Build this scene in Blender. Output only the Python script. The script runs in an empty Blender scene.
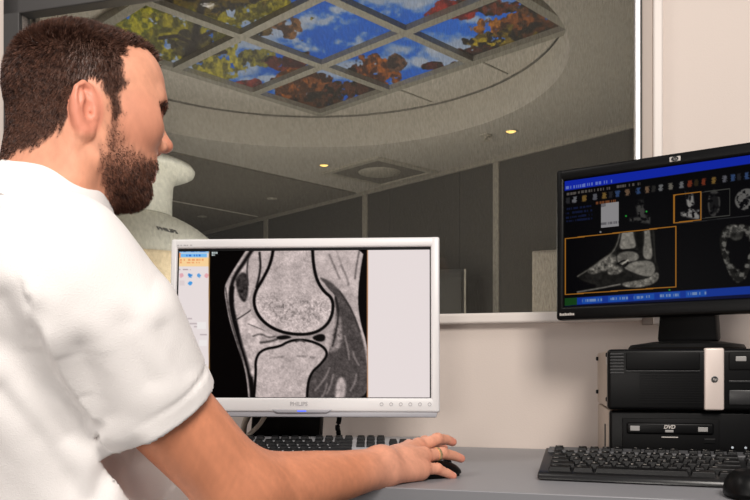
import bpy, bmesh, math, random
import numpy as np
from mathutils import Vector, Matrix
random.seed(7)
RNG = np.random.default_rng(11)
SC = bpy.context.scene
COL = SC.collection
PI = math.pi
F, HZ, CZ = 800.0, 370.0, 0.912          # focal length in pixels, horizon row, camera height


def P(px, py, D):
    return Vector(((px - 375) / F * D, D, CZ + (HZ - py) / F * D))


def lin(c):
    c = np.asarray(c, float) / 255.0
    return np.where(c <= 0.04045, c / 12.92, ((c + 0.055) / 1.055) ** 2.4)


def L(r, g, b):
    return tuple(float(v) for v in lin((r, g, b)))


# ------------------------------------------------------------------ materials
def nodes(name):
    m = bpy.data.materials.new(name)
    m.use_nodes = True
    nt = m.node_tree
    return m, nt, nt.nodes['Principled BSDF'], nt.nodes['Material Output']


def mat(name, col, rough=0.5, metal=0.0, spec=0.5, noise=0.0, nscale=20.0, bump=0.0, bscale=200.0, coat=0.0):
    m, nt, b, o = nodes(name)
    b.inputs['Base Color'].default_value = (*col, 1)
    b.inputs['Roughness'].default_value = rough
    b.inputs['Metallic'].default_value = metal
    b.inputs['Specular IOR Level'].default_value = spec
    b.inputs['Coat Weight'].default_value = coat
    if noise or bump:
        tc = nt.nodes.new('ShaderNodeTexCoord')
    if noise:
        n = nt.nodes.new('ShaderNodeTexNoise')
        n.inputs['Scale'].default_value = nscale
        n.inputs['Detail'].default_value = 4
        nt.links.new(tc.outputs['Object'], n.inputs['Vector'])
        mx = nt.nodes.new('ShaderNodeMix'); mx.data_type = 'RGBA'
        mx.inputs[6].default_value = (*[c * (1 - noise) for c in col], 1)
        mx.inputs[7].default_value = (*[min(1, c * (1 + noise)) for c in col], 1)
        nt.links.new(n.outputs['Fac'], mx.inputs[0])
        nt.links.new(mx.outputs[2], b.inputs['Base Color'])
    if bump:
        n2 = nt.nodes.new('ShaderNodeTexNoise')
        n2.inputs['Scale'].default_value = bscale
        n2.inputs['Detail'].default_value = 3
        nt.links.new(tc.outputs['Object'], n2.inputs['Vector'])
        bp = nt.nodes.new('ShaderNodeBump')
        bp.inputs['Strength'].default_value = bump
        bp.inputs['Distance'].default_value = 0.002
        nt.links.new(n2.outputs['Fac'], bp.inputs['Height'])
        nt.links.new(bp.outputs['Normal'], b.inputs['Normal'])
    return m


def emit(name, col, s):
    m, nt, b, o = nodes(name)
    b.inputs['Base Color'].default_value = (0, 0, 0, 1)
    b.inputs['Emission Color'].default_value = (*col, 1)
    b.inputs['Emission Strength'].default_value = s
    return m


def attr_mat(name, rough=0.5, emission=0.0, bump=0.0, bscale=400, spec=0.4, base=0.0):
    m, nt, b, o = nodes(name)
    a = nt.nodes.new('ShaderNodeVertexColor'); a.layer_name = 'paint'
    b.inputs['Roughness'].default_value = rough
    b.inputs['Specular IOR Level'].default_value = spec
    if emission:
        b.inputs['Base Color'].default_value = (base, base, base, 1)
        nt.links.new(a.outputs['Color'], b.inputs['Emission Color'])
        b.inputs['Emission Strength'].default_value = emission
    else:
        nt.links.new(a.outputs['Color'], b.inputs['Base Color'])
    if bump:
        tc = nt.nodes.new('ShaderNodeTexCoord')
        n2 = nt.nodes.new('ShaderNodeTexNoise')
        n2.inputs['Scale'].default_value = bscale
        n2.inputs['Detail'].default_value = 4
        nt.links.new(tc.outputs['Object'], n2.inputs['Vector'])
        bp = nt.nodes.new('ShaderNodeBump')
        bp.inputs['Strength'].default_value = bump
        bp.inputs['Distance'].default_value = 0.0015
        nt.links.new(n2.outputs['Fac'], bp.inputs['Height'])
        nt.links.new(bp.outputs['Normal'], b.inputs['Normal'])
    return m


M = {}
M['wall'] = mat('warm_wall_paint', L(219, 206, 197), 0.8, noise=0.02, nscale=3, bump=0.15, bscale=300)
M['white_gloss'] = mat('white_frame', L(224, 215, 208), 0.4)
M['beige_frame'] = mat('beige_frame', L(172, 158, 148), 0.5)
M['dark_frame'] = mat('dark_frame', L(70, 68, 67), 0.45)
M['chrome'] = mat('chrome', (0.9, 0.9, 0.9), 0.38, metal=1.0)
M['gasket'] = mat('gasket', (0.012, 0.012, 0.012), 0.6)
M['desk'] = mat('grey_laminate', L(142, 142, 146), 0.42, noise=0.05, nscale=260)
M['desk_edge'] = mat('grey_edge_band', L(120, 121, 125), 0.5)
M['floor'] = mat('grey_vinyl', L(120, 116, 112), 0.5, noise=0.06, nscale=40)
M['exam_ceiling'] = mat('exam_plaster', L(194, 188, 178), 0.9, noise=0.02, nscale=4)
M['exam_dark_grey'] = mat('exam_darker_grey', L(128, 122, 112), 0.9, noise=0.04, nscale=30)
M['exam_wall'] = mat('dark_wall_fabric', L(78, 74, 68), 0.95, noise=0.08, nscale=120)
M['exam_strip'] = mat('wall_strip', L(160, 154, 143), 0.7)
M['exam_floor'] = mat('exam_vinyl', L(190, 185, 175), 0.6, noise=0.04, nscale=20)
M['grid_bar'] = mat('grid_bar', L(150, 146, 135), 0.7)
M['joint'] = mat('joint_shadow_gap', L(84, 80, 74), 0.9)
M['joint_pale'] = mat('joint_pale', L(150, 145, 134), 0.9)
M['scanner'] = mat('scanner_white', L(236, 234, 222), 0.45)
M['scanner_cream'] = mat('scanner_cream', L(236, 216, 182), 0.5)
M['text_grey'] = mat('scanner_lettering', L(70, 70, 74), 0.5)
M['vent'] = mat('vent_metal', L(182, 176, 163), 0.5)
M['lamp_warm'] = emit('lamp_warm', L(255, 208, 120), 2.6)
M['lamp_off'] = mat('lamp_glass_off', L(205, 200, 190), 0.2)
M['cabinet'] = mat('pale_cabinet', L(166, 157, 144), 0.6)
M['dark_cabinet'] = mat('dark_cabinet', L(66, 64, 60), 0.55)
M['mon_white'] = mat('white_plastic', L(228, 226, 226), 0.35)
M['mon_under'] = mat('silver_plastic', L(176, 176, 182), 0.35)
M['mon_text'] = mat('silver_lettering', L(184, 182, 184), 0.35)
M['black'] = mat('black_plastic', (0.0022, 0.0022, 0.0024), 0.4, spec=.16)
M['black_matt'] = mat('black_matt_plastic', (0.004, 0.004, 0.004), 0.6, spec=.2)
M['black_soft'] = mat('black_soft', (0.0032, 0.0032, 0.0034), 0.55, spec=.14)
M['black_sheen'] = mat('black_sheen_plastic', (0.008, 0.008, 0.0085), 0.3, spec=.5)
M['strip_grey'] = mat('keyboard_strip', (0.09, 0.09, 0.095), 0.35)
M['key_black'] = mat('black_key', (0.0045, 0.0045, 0.005), 0.4, spec=.26)
M['key_dark'] = mat('dark_grey_key', (0.014, 0.0145, 0.016), 0.45, spec=.25)
M['legend'] = mat('white_legend', L(188, 182, 176), 0.5)
M['kb_silver'] = mat('silver_keyboard', L(198, 198, 202), 0.35, metal=0.2)
M['pc_side'] = mat('pc_grey_metal', L(176, 160, 145), 0.45, metal=0.15)
M['pc_silver'] = mat('pc_silver', L(214, 200, 192), 0.38, metal=0.15)
M['pc_line'] = mat('pc_dark_grey', (0.018, 0.018, 0.019), 0.35, spec=.4)
M['badge'] = mat('badge_grey', L(150, 148, 146), 0.35)
M['led_blue'] = emit('led_blue', L(70, 100, 255), 1.6)
M['led_white'] = emit('led_white', L(220, 225, 230), 0.6)
M['cable_beige'] = mat('beige_cable', L(196, 186, 170), 0.5)
M['gold'] = mat('gold_ring', (0.95, 0.74, 0.40), 0.32, metal=.85)
M['trouser'] = mat('dark_trouser', (0.02, 0.022, 0.03), 0.85, bump=0.3, bscale=500)
M['shoe'] = mat('shoe_leather', (0.02, 0.016, 0.013), 0.4)
M['stool'] = mat('stool_fabric', (0.02, 0.02, 0.024), 0.9)


# ------------------------------------------------------------------ mesh helpers
def link(o, parent=None):
    COL.objects.link(o)
    if parent is not None:
        o.parent = parent
    return o


def raw(name, verts, faces, m, parent=None, smooth=False):
    me = bpy.data.meshes.new(name)
    verts = np.asarray(verts, np.float32)
    if isinstance(faces, np.ndarray):
        n, k = faces.shape
        me.vertices.add(len(verts)); me.vertices.foreach_set('co', verts.ravel())
        me.loops.add(n * k); me.loops.foreach_set('vertex_index', faces.astype(np.int32).ravel())
        me.polygons.add(n); me.polygons.foreach_set('loop_start', np.arange(0, n * k, k, dtype=np.int32))
        me.update(calc_edges=True)
        me.validate()
    else:
        me.from_pydata([tuple(map(float, v)) for v in verts], [], faces)
        me.update()
    if smooth:
        me.polygons.foreach_set('use_smooth', np.ones(len(me.polygons), bool))
    if m is not None:
        me.materials.append(m)
    return link(bpy.data.objects.new(name, me), parent)


class B:
    """collects shapes into one mesh"""
    def __init__(s):
        s.bm = bmesh.new(); s.mi = 0

    def _tag(s, fs):
        for f in fs:
            f.material_index = s.mi

    def box(s, x0, x1, y0, y1, z0, z1, bev=0.0, seg=2, mtx=None):
        r = bmesh.ops.create_cube(s.bm, size=1)
        vs = r['verts']
        for v in vs:
            v.co = Vector((x0 + (v.co.x + .5) * (x1 - x0), y0 + (v.co.y + .5) * (y1 - y0), z0 + (v.co.z + .5) * (z1 - z0)))
        fs = list({f for v in vs for f in v.link_faces})
        s._tag(fs)
        if bev:
            es = list({e for f in fs for e in f.edges})
            rr = bmesh.ops.bevel(s.bm, geom=es, offset=bev, segments=seg, profile=.5, affect='EDGES')
            s._tag(rr['faces'])
            vs = list({v for f in fs if f.is_valid for v in f.verts} | set(rr['verts']))
        if mtx is not None:
            for v in vs:
                v.co = mtx @ v.co
        return s

    def prism(s, pts, h, axis='z', base=0.0, bev=0.0):
        """polygon pts (2D) extruded by h along axis"""
        def mk(p, t):
            a, b = p
            return {'z': (a, b, t), 'y': (a, t, b), 'x': (t, a, b)}[axis]
        lo = [s.bm.verts.new(mk(p, base)) for p in pts]
        hi = [s.bm.verts.new(mk(p, base + h)) for p in pts]
        n = len(pts)
        fs = [s.bm.faces.new(lo[::-1]), s.bm.faces.new(hi)]
        for i in range(n):
            fs.append(s.bm.faces.new((lo[i], lo[(i + 1) % n], hi[(i + 1) % n], hi[i])))
        bmesh.ops.recalc_face_normals(s.bm, faces=fs)
        s._tag(fs)
        if bev:
            es = list({e for f in fs for e in f.edges})
            rr = bmesh.ops.bevel(s.bm, geom=es, offset=bev, segments=2, profile=.5, affect='EDGES')
            s._tag(rr['faces'])
        return s

    def lathe(s, prof, n=48, c=(0, 0, 0), mtx=None):
        rings = []
        for r, z in prof:
            if r < 1e-6:
                rings.append([s.bm.verts.new((c[0], c[1], c[2] + z))])
            else:
                rings.append([s.bm.verts.new((c[0] + r * math.cos(2 * PI * i / n), c[1] + r * math.sin(2 * PI * i / n), c[2] + z)) for i in range(n)])
        fs = []
        for a, b in zip(rings, rings[1:]):
            for i in range(n):
                j = (i + 1) % n
                if len(a) == 1 and len(b) == 1:
                    continue
                if len(a) == 1:
                    fs.append(s.bm.faces.new((a[0], b[j], b[i])))
                elif len(b) == 1:
                    fs.append(s.bm.faces.new((a[i], a[j], b[0])))
                else:
                    fs.append(s.bm.faces.new((a[i], a[j], b[j], b[i])))
        bmesh.ops.recalc_face_normals(s.bm, faces=fs)
        s._tag(fs)
        if mtx is not None:
            for ring in rings:
                for v in ring:
                    v.co = mtx @ v.co
        return s

    def tube(s, pts, r, n=10):
        pts = [Vector(p) for p in pts]
        rs = r if isinstance(r, (list, tuple)) else [r] * len(pts)
        rings = []
        up = Vector((0.13, 0.27, 0.95)).normalized()
        for i, p in enumerate(pts):
            t = (pts[min(i + 1, len(pts) - 1)] - pts[max(i - 1, 0)]).normalized()
            a = t.cross(up)
            if a.length < 1e-3:
                a = t.cross(Vector((1, 0, 0)))
            a.normalize(); b = t.cross(a)
            rings.append([s.bm.verts.new(p + (a * math.cos(2 * PI * k / n) + b * math.sin(2 * PI * k / n)) * rs[i]) for k in range(n)])
        fs = []
        for a, b in zip(rings, rings[1:]):
            for k in range(n):
                fs.append(s.bm.faces.new((a[k], a[(k + 1) % n], b[(k + 1) % n], b[k])))
        fs.append(s.bm.faces.new(rings[0][::-1])); fs.append(s.bm.faces.new(rings[-1]))
        bmesh.ops.recalc_face_normals(s.bm, faces=fs)
        s._tag(fs)
        return s

    def build(s, name, ms, parent=None, smooth=None, loc=None):
        me = bpy.data.meshes.new(name)
        s.bm.to_mesh(me); s.bm.free()
        for m in (ms if isinstance(ms, (list, tuple)) else [ms]):
            me.materials.append(m)
        if smooth is not None:
            me.polygons.foreach_set('use_smooth', np.ones(len(me.polygons), bool))
            if smooth < 179:
                me.set_sharp_from_angle(angle=math.radians(smooth))
        o = link(bpy.data.objects.new(name, me), parent)
        if loc is not None:
            o.location = loc
        return o


def text_data(body, size, extrude=0.0004, shear=0.0, bold=0.0, align='CENTER', spacing=1.0):
    cu = bpy.data.curves.new('lettering', 'FONT')
    cu.body = body; cu.size = size; cu.extrude = extrude; cu.shear = shear; cu.offset = bold
    cu.align_x = align; cu.align_y = 'CENTER'; cu.resolution_u = 3; cu.space_character = spacing
    o = bpy.data.objects.new('tmp_lettering', cu); COL.objects.link(o)
    dg = bpy.context.evaluated_depsgraph_get()
    me = bpy.data.meshes.new_from_object(o.evaluated_get(dg))
    bpy.data.objects.remove(o)
    return me


def text(name, body, size, m, parent, loc, rot, **k):
    me = text_data(body, size, **k)
    me.materials.clear(); me.materials.append(m)
    o = link(bpy.data.objects.new(name, me), parent)
    o.location = loc; o.rotation_euler = rot
    return o


def tag(o, label, cat, group=None, kind=None):
    o['label'] = label; o['category'] = cat
    if group: o['group'] = group
    if kind: o['kind'] = kind
    return o


def thing(name, label, cat, loc=(0, 0, 0), rz=0.0, group=None):
    o = bpy.data.objects.new(name, None)
    o.empty_display_size = 0.05
    link(o); o.location = loc; o.rotation_euler = (0, 0, rz)
    return tag(o, label, cat, group)


def struct(o, label=None):
    o['kind'] = 'structure'
    if label: o['label'] = label
    return o


# ------------------------------------------------------------------ noise + painting
def vnoise(x, y, seed=0):
    xi = np.floor(x).astype(np.int64); yi = np.floor(y).astype(np.int64)
    xf = x - xi; yf = y - yi
    u = xf * xf * (3 - 2 * xf); v = yf * yf * (3 - 2 * yf)

    def h(a, b):
        n = (a * 374761393 + b * 668265263 + seed * 144665) & 0xFFFFFFFF
        n = ((n ^ (n >> 13)) * 1274126177) & 0xFFFFFFFF
        n = n ^ (n >> 16)
        return (n & 0xFFFF) / 65535.0
    a = h(xi, yi); b = h(xi + 1, yi); c = h(xi, yi + 1); d = h(xi + 1, yi + 1)
    return (a * (1 - u) + b * u) * (1 - v) + (c * (1 - u) + d * u) * v


def fbm(x, y, s, seed=0, oct=4):
    r = 0; a = 0.5; t = 0
    x = x / s; y = y / s
    for i in range(oct):
        r = r + a * vnoise(x, y, seed + i * 17); t += a
        x = x * 2.03 + 7.1; y = y * 2.03 + 3.3; a *= 0.5
    return r / t


def sst(a, b, x):
    t = np.clip((x - a) / (b - a), 0, 1)
    return t * t * (3 - 2 * t)


def seg_d(x, y, pts, closed=False):
    d = np.full(x.shape, 1e9)
    pts = list(pts)
    prs = list(zip(pts, pts[1:] + ([pts[0]] if closed else [])))
    for (ax, ay), (bx, by) in prs:
        vx, vy = bx - ax, by - ay
        t = np.clip(((x - ax) * vx + (y - ay) * vy) / (vx * vx + vy * vy + 1e-12), 0, 1)
        d = np.minimum(d, np.hypot(x - ax - t * vx, y - ay - t * vy))
    return d


def inpoly(x, y, pts):
    c = np.zeros(x.shape, bool)
    n = len(pts)
    for i in range(n):
        (ax, ay), (bx, by) = pts[i], pts[(i + 1) % n]
        if ay == by: continue
        k = ((ay > y) != (by > y)) & (x < (bx - ax) * (y - ay) / (by - ay) + ax)
        c ^= k
    return c


def smoothpts(pts, closed=True, it=2):
    pts = [tuple(p) for p in pts]
    for _ in range(it):
        q = []
        n = len(pts)
        for i in range(n if closed else n - 1):
            a, b = pts[i], pts[(i + 1) % n]
            q += [(a[0] * .75 + b[0] * .25, a[1] * .75 + b[1] * .25), (a[0] * .25 + b[0] * .75, a[1] * .25 + b[1] * .75)]
        if not closed:
            q = [pts[0]] + q + [pts[-1]]
        pts = q
    return pts


def psd(x, y, pts, closed_smooth=True):
    p = smoothpts(pts) if closed_smooth else pts
    d = seg_d(x, y, p, True)
    return np.where(inpoly(x, y, p), -d, d)


def mix(c, col, m):
    return c * (1 - m[..., None]) + np.asarray(col, float) * m[..., None]


def painted_grid(name, p00, p10, p01, nx, ny, fn, m, parent=None, inv=None):
    """flat panel p00 + u (p10-p00) + v (p01-p00); fn(px, py) gives sRGB colour of the picture shown on it"""
    u, v = np.meshgrid(np.linspace(0, 1, nx + 1), np.linspace(0, 1, ny + 1), indexing='xy')
    p00, p10, p01 = (np.array(p, float) for p in (p00, p10, p01))
    w = p00 + u[..., None] * (p10 - p00) + v[..., None] * (p01 - p00)
    px = 375 + w[..., 0] / w[..., 1] * F
    py = HZ - (w[..., 2] - CZ) / w[..., 1] * F
    c = np.clip(fn(px, py), 0, 255)
    col = np.ones((len(c.reshape(-1, 3)), 4), np.float32)
    col[:, :3] = lin(c.reshape(-1, 3))
    i = np.arange((nx + 1) * (ny + 1)).reshape(ny + 1, nx + 1)
    q = np.stack([i[:-1, :-1], i[:-1, 1:], i[1:, 1:], i[1:, :-1]], -1).reshape(-1, 4)
    vv = w.reshape(-1, 3)
    if inv is not None:
        A = np.array(inv)
        vv = vv @ A[:3, :3].T + A[:3, 3]
    o = raw(name, vv, q, m, parent)
    at = o.data.color_attributes.new('paint', 'FLOAT_COLOR', 'POINT')
    at.data.foreach_set('color', col.ravel())
    return o


# ------------------------------------------------------------------ signed distance modelling for the figure
class Field:
    def __init__(s, lo, hi, h, fine=((), (), ()), hf_=None):
        s.lo = np.array(lo, np.float32); s.h = h
        s.ax = []
        for i in range(3):                       # finer steps inside the ranges given for an axis
            x = lo[i]; a = [x]
            while x < hi[i]:
                x += hf_ if any(p <= x < q for p, q in fine[i]) else h
                a.append(x)
            s.ax.append(np.array(a, np.float32))
        s.n = np.array([len(a) for a in s.ax])
        s.V = np.full(s.n, 0.05, np.float32)

    def _sub(s, lo, hi, m):
        a = np.array([np.searchsorted(s.ax[i], min(lo[i], hi[i]) - m) for i in range(3)])
        b = np.array([np.searchsorted(s.ax[i], max(lo[i], hi[i]) + m) for i in range(3)])
        if (b <= a).any(): return None
        g = [s.ax[i][a[i]:b[i]] for i in range(3)]
        return tuple(slice(a[i], b[i]) for i in range(3)), g[0][:, None, None], g[1][None, :, None], g[2][None, None, :]

    def op(s, fn, lo, hi, k, mode='add', m=0.03):
        r = s._sub(np.array(lo), np.array(hi), m)
        if r is None: return
        sl, X, Y, Z = r
        d = fn(X, Y, Z).astype(np.float32)
        A = s.V[sl]
        if mode == 'add':
            h = np.maximum(k - np.abs(A - d), 0) / k
            s.V[sl] = np.minimum(A, d) - h * h * k * .25
        else:
            d = -d
            h = np.maximum(k - np.abs(A - d), 0) / k
            s.V[sl] = np.maximum(A, d) + h * h * k * .25

    def cap(s, a, b, ra, rb=None, k=0.01, mode='add'):
        a = np.array(a, float); b = np.array(b, float)
        rb = ra if rb is None else rb
        ab = b - a; ll = float(ab @ ab) + 1e-12

        def fn(X, Y, Z):
            t = np.clip(((X - a[0]) * ab[0] + (Y - a[1]) * ab[1] + (Z - a[2]) * ab[2]) / ll, 0, 1)
            return np.sqrt((X - a[0] - t * ab[0]) ** 2 + (Y - a[1] - t * ab[1]) ** 2 + (Z - a[2] - t * ab[2]) ** 2) - (ra + t * (rb - ra))
        r = max(ra, rb)
        s.op(fn, np.minimum(a, b) - r, np.maximum(a, b) + r, k, mode)

    def caps(s, segs, k=0.01, mode='add'):
        """several capsules (a, b, ra, rb) joined hard, then blended once into the field"""
        sg = [(np.array(a, float), np.array(b, float), ra, rb) for a, b, ra, rb in segs]

        def fn(X, Y, Z):
            d = None
            for a, b, ra, rb in sg:
                ab = b - a; ll = float(ab @ ab) + 1e-12
                t = np.clip(((X - a[0]) * ab[0] + (Y - a[1]) * ab[1] + (Z - a[2]) * ab[2]) / ll, 0, 1)
                e = np.sqrt((X - a[0] - t * ab[0]) ** 2 + (Y - a[1] - t * ab[1]) ** 2 + (Z - a[2] - t * ab[2]) ** 2) - (ra + t * (rb - ra))
                d = e if d is None else np.minimum(d, e)
            return d
        lo = np.min([np.minimum(a, b) - max(ra, rb) for a, b, ra, rb in sg], 0)
        hi = np.max([np.maximum(a, b) + max(ra, rb) for a, b, ra, rb in sg], 0)
        s.op(fn, lo, hi, k, mode)

    def chain(s, pts, rs, k=0.01, mode='add'):
        s.caps([(pts[i], pts[i + 1], rs[i], rs[i + 1]) for i in range(len(pts) - 1)], k, mode)

    def ell(s, c, r, R=None, k=0.01, mode='add', cut=None):
        c = np.array(c, float); r = np.array(r, float)
        R = np.eye(3) if R is None else np.array(R)

        def fn(X, Y, Z):
            x, y, z = X - c[0], Y - c[1], Z - c[2]
            q = [R[0, i] * x + R[1, i] * y + R[2, i] * z for i in range(3)]
            k0 = np.sqrt(sum((q[i] / r[i]) ** 2 for i in range(3))) + 1e-9
            k1 = np.sqrt(sum((q[i] / r[i] ** 2) ** 2 for i in range(3))) + 1e-9
            d = k0 * (k0 - 1) / k1
            return d
        e = np.abs(R) @ r
        s.op(fn, c - e, c + e, k, mode)

    def mesh(s):
        V = s.V
        S = V < 0
        nx, ny, nz = V.shape
        cnt = np.zeros((nx - 1, ny - 1, nz - 1), np.int8)
        cs = [(i, j, k) for i in (0, 1) for j in (0, 1) for k in (0, 1)]
        for i, j, k in cs:
            cnt += S[i:nx - 1 + i, j:ny - 1 + j, k:nz - 1 + k]
        idx = np.argwhere((cnt > 0) & (cnt < 8))
        vals = np.stack([V[idx[:, 0] + i, idx[:, 1] + j, idx[:, 2] + k] for i, j, k in cs], 1)
        acc = np.zeros((len(idx), 3)); num = np.zeros(len(idx))
        for a in range(8):
            for b in range(a + 1, 8):
                ca, cb = np.array(cs[a]), np.array(cs[b])
                if np.abs(ca - cb).sum() != 1: continue
                va, vb = vals[:, a], vals[:, b]
                x = (va < 0) != (vb < 0)
                t = np.where(x, va / np.where(x, va - vb, 1), 0)
                acc += np.where(x[:, None], ca + t[:, None] * (cb - ca), 0); num += x
        fr = acc / num[:, None]
        verts = np.stack([s.ax[i][idx[:, i]] + fr[:, i] * (s.ax[i][idx[:, i] + 1] - s.ax[i][idx[:, i]]) for i in range(3)], 1).astype(float)
        flat = np.ravel_multi_index(idx.T, cnt.shape); shp = cnt.shape
        del cnt
        quads = []
        for ax in range(3):
            sl0 = [slice(1, -1)] * 3; sl1 = [slice(1, -1)] * 3
            sl0[ax] = slice(0, -1); sl1[ax] = slice(1, None)
            d = S[tuple(sl0)] != S[tuple(sl1)]
            e = np.argwhere(d)
            off = np.array([1, 1, 1]); off[ax] = 0
            e = e + off
            o1, o2 = [(1, 2), (2, 0), (0, 1)][ax]
            u = np.zeros(3, int); u[o1] = 1
            w = np.zeros(3, int); w[o2] = 1
            g = lambda q: np.searchsorted(flat, np.ravel_multi_index(q.T, shp))
            qd = np.stack([g(e - u - w), g(e - w), g(e), g(e - u)], 1)
            ins = S[e[:, 0], e[:, 1], e[:, 2]]
            qd = np.where(ins[:, None], qd, qd[:, ::-1])
            quads.append(qd)
        return verts, np.concatenate(quads)


def vnormals(v, f):
    n = np.cross(v[f[:, 2]] - v[f[:, 0]], v[f[:, 3]] - v[f[:, 1]])
    N = np.zeros_like(v)
    for i in range(4):
        np.add.at(N, f[:, i], n)
    return N / (np.linalg.norm(N, axis=1, keepdims=True) + 1e-12)


def set_paint(o, col):
    c = np.ones((len(col), 4), np.float32); c[:, :3] = col
    at = o.data.color_attributes.new('paint', 'FLOAT_COLOR', 'POINT')
    at.data.foreach_set('color', c.ravel())


# ------------------------------------------------------------------ camera
cam = bpy.data.cameras.new('camera'); co = bpy.data.objects.new('camera', cam); COL.objects.link(co)
co.location = (0, 0, CZ); co.rotation_euler = (PI / 2, 0, 0)
cam.sensor_width = 36; cam.lens = 36 * F / 750; cam.shift_y = (HZ - 250) / 750
cam.clip_start = 0.02
SC.camera = co

# ------------------------------------------------------------------ setting: control room
TH = -math.atan(0.2857)                       # yaw of the window wall and desk
U = Vector((math.cos(TH), math.sin(TH), 0)); N = Vector((-math.sin(TH), math.cos(TH), 0))
O = Vector((0, 1.177, 0))
WV = 0.647                                     # wall distance behind the desk's front edge
WT = 0.07
UL, UR, ZS, ZT = -1.156, 0.3873, 1.0364, 1.851  # window opening


def at_wall(o):
    o.location = O; o.rotation_euler = (0, 0, TH)
    return o


RT = 2.75
b = B()
b.box(-4.2, UL, WV, WV + WT, 0, RT); b.box(UR, 2.6, WV, WV + WT, 0, RT)
b.box(UL, UR, WV, WV + WT, 0, ZS); b.box(UL, UR, WV, WV + WT, ZT + 0.047, RT)
struct(at_wall(b.build('wall_window', M['wall'])))
b = B().box(-4.2, 2.6, -3.2, WV, -0.06, 0)
struct(at_wall(b.build('floor', M['floor'])))
struct(at_wall(B().box(-3.3, -3.2, -3.2, WV, 0, RT).build('wall_side', M['wall'])))

# window: frame pieces, sill rail, glass
win = thing('window_1', 'wide control room window with mesh screened glass', 'window')
at_wall(win); win['kind'] = 'structure'
b = B(); v0 = WV - 0.012
b.box(UL - 0.05, UL + 0.0, v0, WV + 0.055, ZS - 0.02, ZT + 0.05, 0.003)
b.build('left_frame', M['dark_frame'], win)
b = B().box(UL - 0.05, UR + 0.045, v0, WV + 0.030, ZT, ZT + 0.05, 0.003)
b.build('top_frame', M['dark_frame'], win)
pxm = 1.70 / F
b = B().box(UR - 0.0003, UR + 0.0105, v0 - 0.006, WV + 0.03, ZS, ZT, 0.0022, 2)
b.build('metal_strip', M['chrome'], win)
b = B().box(UR + 0.0105, UR + 0.0135, v0 + 0.004, WV + 0.04, ZS, ZT, 0.0)
b.build('gasket', M['gasket'], win)
b = B().box(UR + 0.0135, UR + 0.0355, v0 + 0.002, WV + 0.02, ZS - 0.03, ZT + 0.05, 0.002)
b.build('side_casing', M['beige_frame'], win)
b = B().box(UR + 0.0355, UR + 0.055, v0 - 0.004, WV + 0.02, ZS - 0.03, ZT + 0.05, 0.004, 3)
b.build('side_trim', M['white_gloss'], win)
b = B().box(UL - 0.05, UR + 0.0135, v0 - 0.012, WV + 0.05, ZS - 0.022, ZS + 0.001, 0.005, 3)
b.build('sill', M['white_gloss'], win)

m, nt, pb, out = nodes('mesh_screened_glass')
tr = nt.nodes.new('ShaderNodeBsdfTransparent'); tr.inputs[0].default_value = (0.93, 0.93, 0.91, 1)
gl = nt.nodes.new('ShaderNodeBsdfGlossy'); gl.inputs['Roughness'].default_value = 0.02
wd = nt.nodes.new('ShaderNodeBsdfDiffuse'); wd.inputs['Color'].default_value = (0.065, 0.063, 0.058, 1)
fr = nt.nodes.new('ShaderNodeFresnel'); fr.inputs[0].default_value = 1.3
tc = nt.nodes.new('ShaderNodeTexCoord')
mp = nt.nodes.new('ShaderNodeMapping'); mp.inputs['Scale'].default_value = (420, 1, 90)
mp.inputs['Rotation'].default_value = (0, 0.12, 0)
nz = nt.nodes.new('ShaderNodeTexNoise'); nz.inputs['Scale'].default_value = 1.0; nz.inputs['Detail'].default_value = 2
mr = nt.nodes.new('ShaderNodeMapRange')
for k, v in zip(('From Min', 'From Max', 'To Min', 'To Max'), (0.3, 0.7, 0.07, 0.21)):
    mr.inputs[k].default_value = v
m1 = nt.nodes.new('ShaderNodeMixShader'); m2 = nt.nodes.new('ShaderNodeMixShader')
lk = nt.links.new
lk(tc.outputs['Object'], mp.inputs[0]); lk(mp.outputs[0], nz.inputs['Vector']); lk(nz.outputs['Fac'], mr.inputs['Value'])
lk(fr.outputs[0], m1.inputs[0]); lk(tr.outputs[0], m1.inputs[1]); lk(gl.outputs[0], m1.inputs[2])
lk(mr.outputs[0], m2.inputs[0]); lk(m1.outputs[0], m2.inputs[1]); lk(wd.outputs[0], m2.inputs[2])
lk(m2.outputs[0], out.inputs['Surface'])
M['glass'] = m
B().box(UL, UR, WV + 0.03, WV + 0.036, ZS, ZT + 0.047).build('glass_pane', M['glass'], win)

# ------------------------------------------------------------------ setting: the scanner room beyond the window
H1, H2 = 1.63, 1.43                            # ceiling heights above the camera
Z1, Z2 = CZ + H1, CZ + H2


def ceil_pt(px, py, h):
    d = HZ - py
    return Vector(((px - 375) / d * h, F * h / d, CZ + h))


A_ = Vector((-3.6, 2.9615)); B_ = Vector((2.6, 1.190)); C_ = Vector((2.39, 3.64)); D_ = Vector((-2.66, 9.31))
room = [A_, B_, C_, D_]
cc = Vector((-0.385, 3.855)); CR = 1.285


def ray_poly(c, d, poly):
    best = 1e9
    for i in range(len(poly)):
        p, q = poly[i], poly[(i + 1) % len(poly)]
        e = q - p
        den = d.x * e.y - d.y * e.x
        if abs(den) < 1e-9: continue
        t = ((p.x - c.x) * e.y - (p.y - c.y) * e.x) / den
        s = ((p.x - c.x) * d.y - (p.y - c.y) * d.x) / den
        if t > 0 and -1e-6 <= s <= 1 + 1e-6: best = min(best, t)
    return c + d * best


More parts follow.
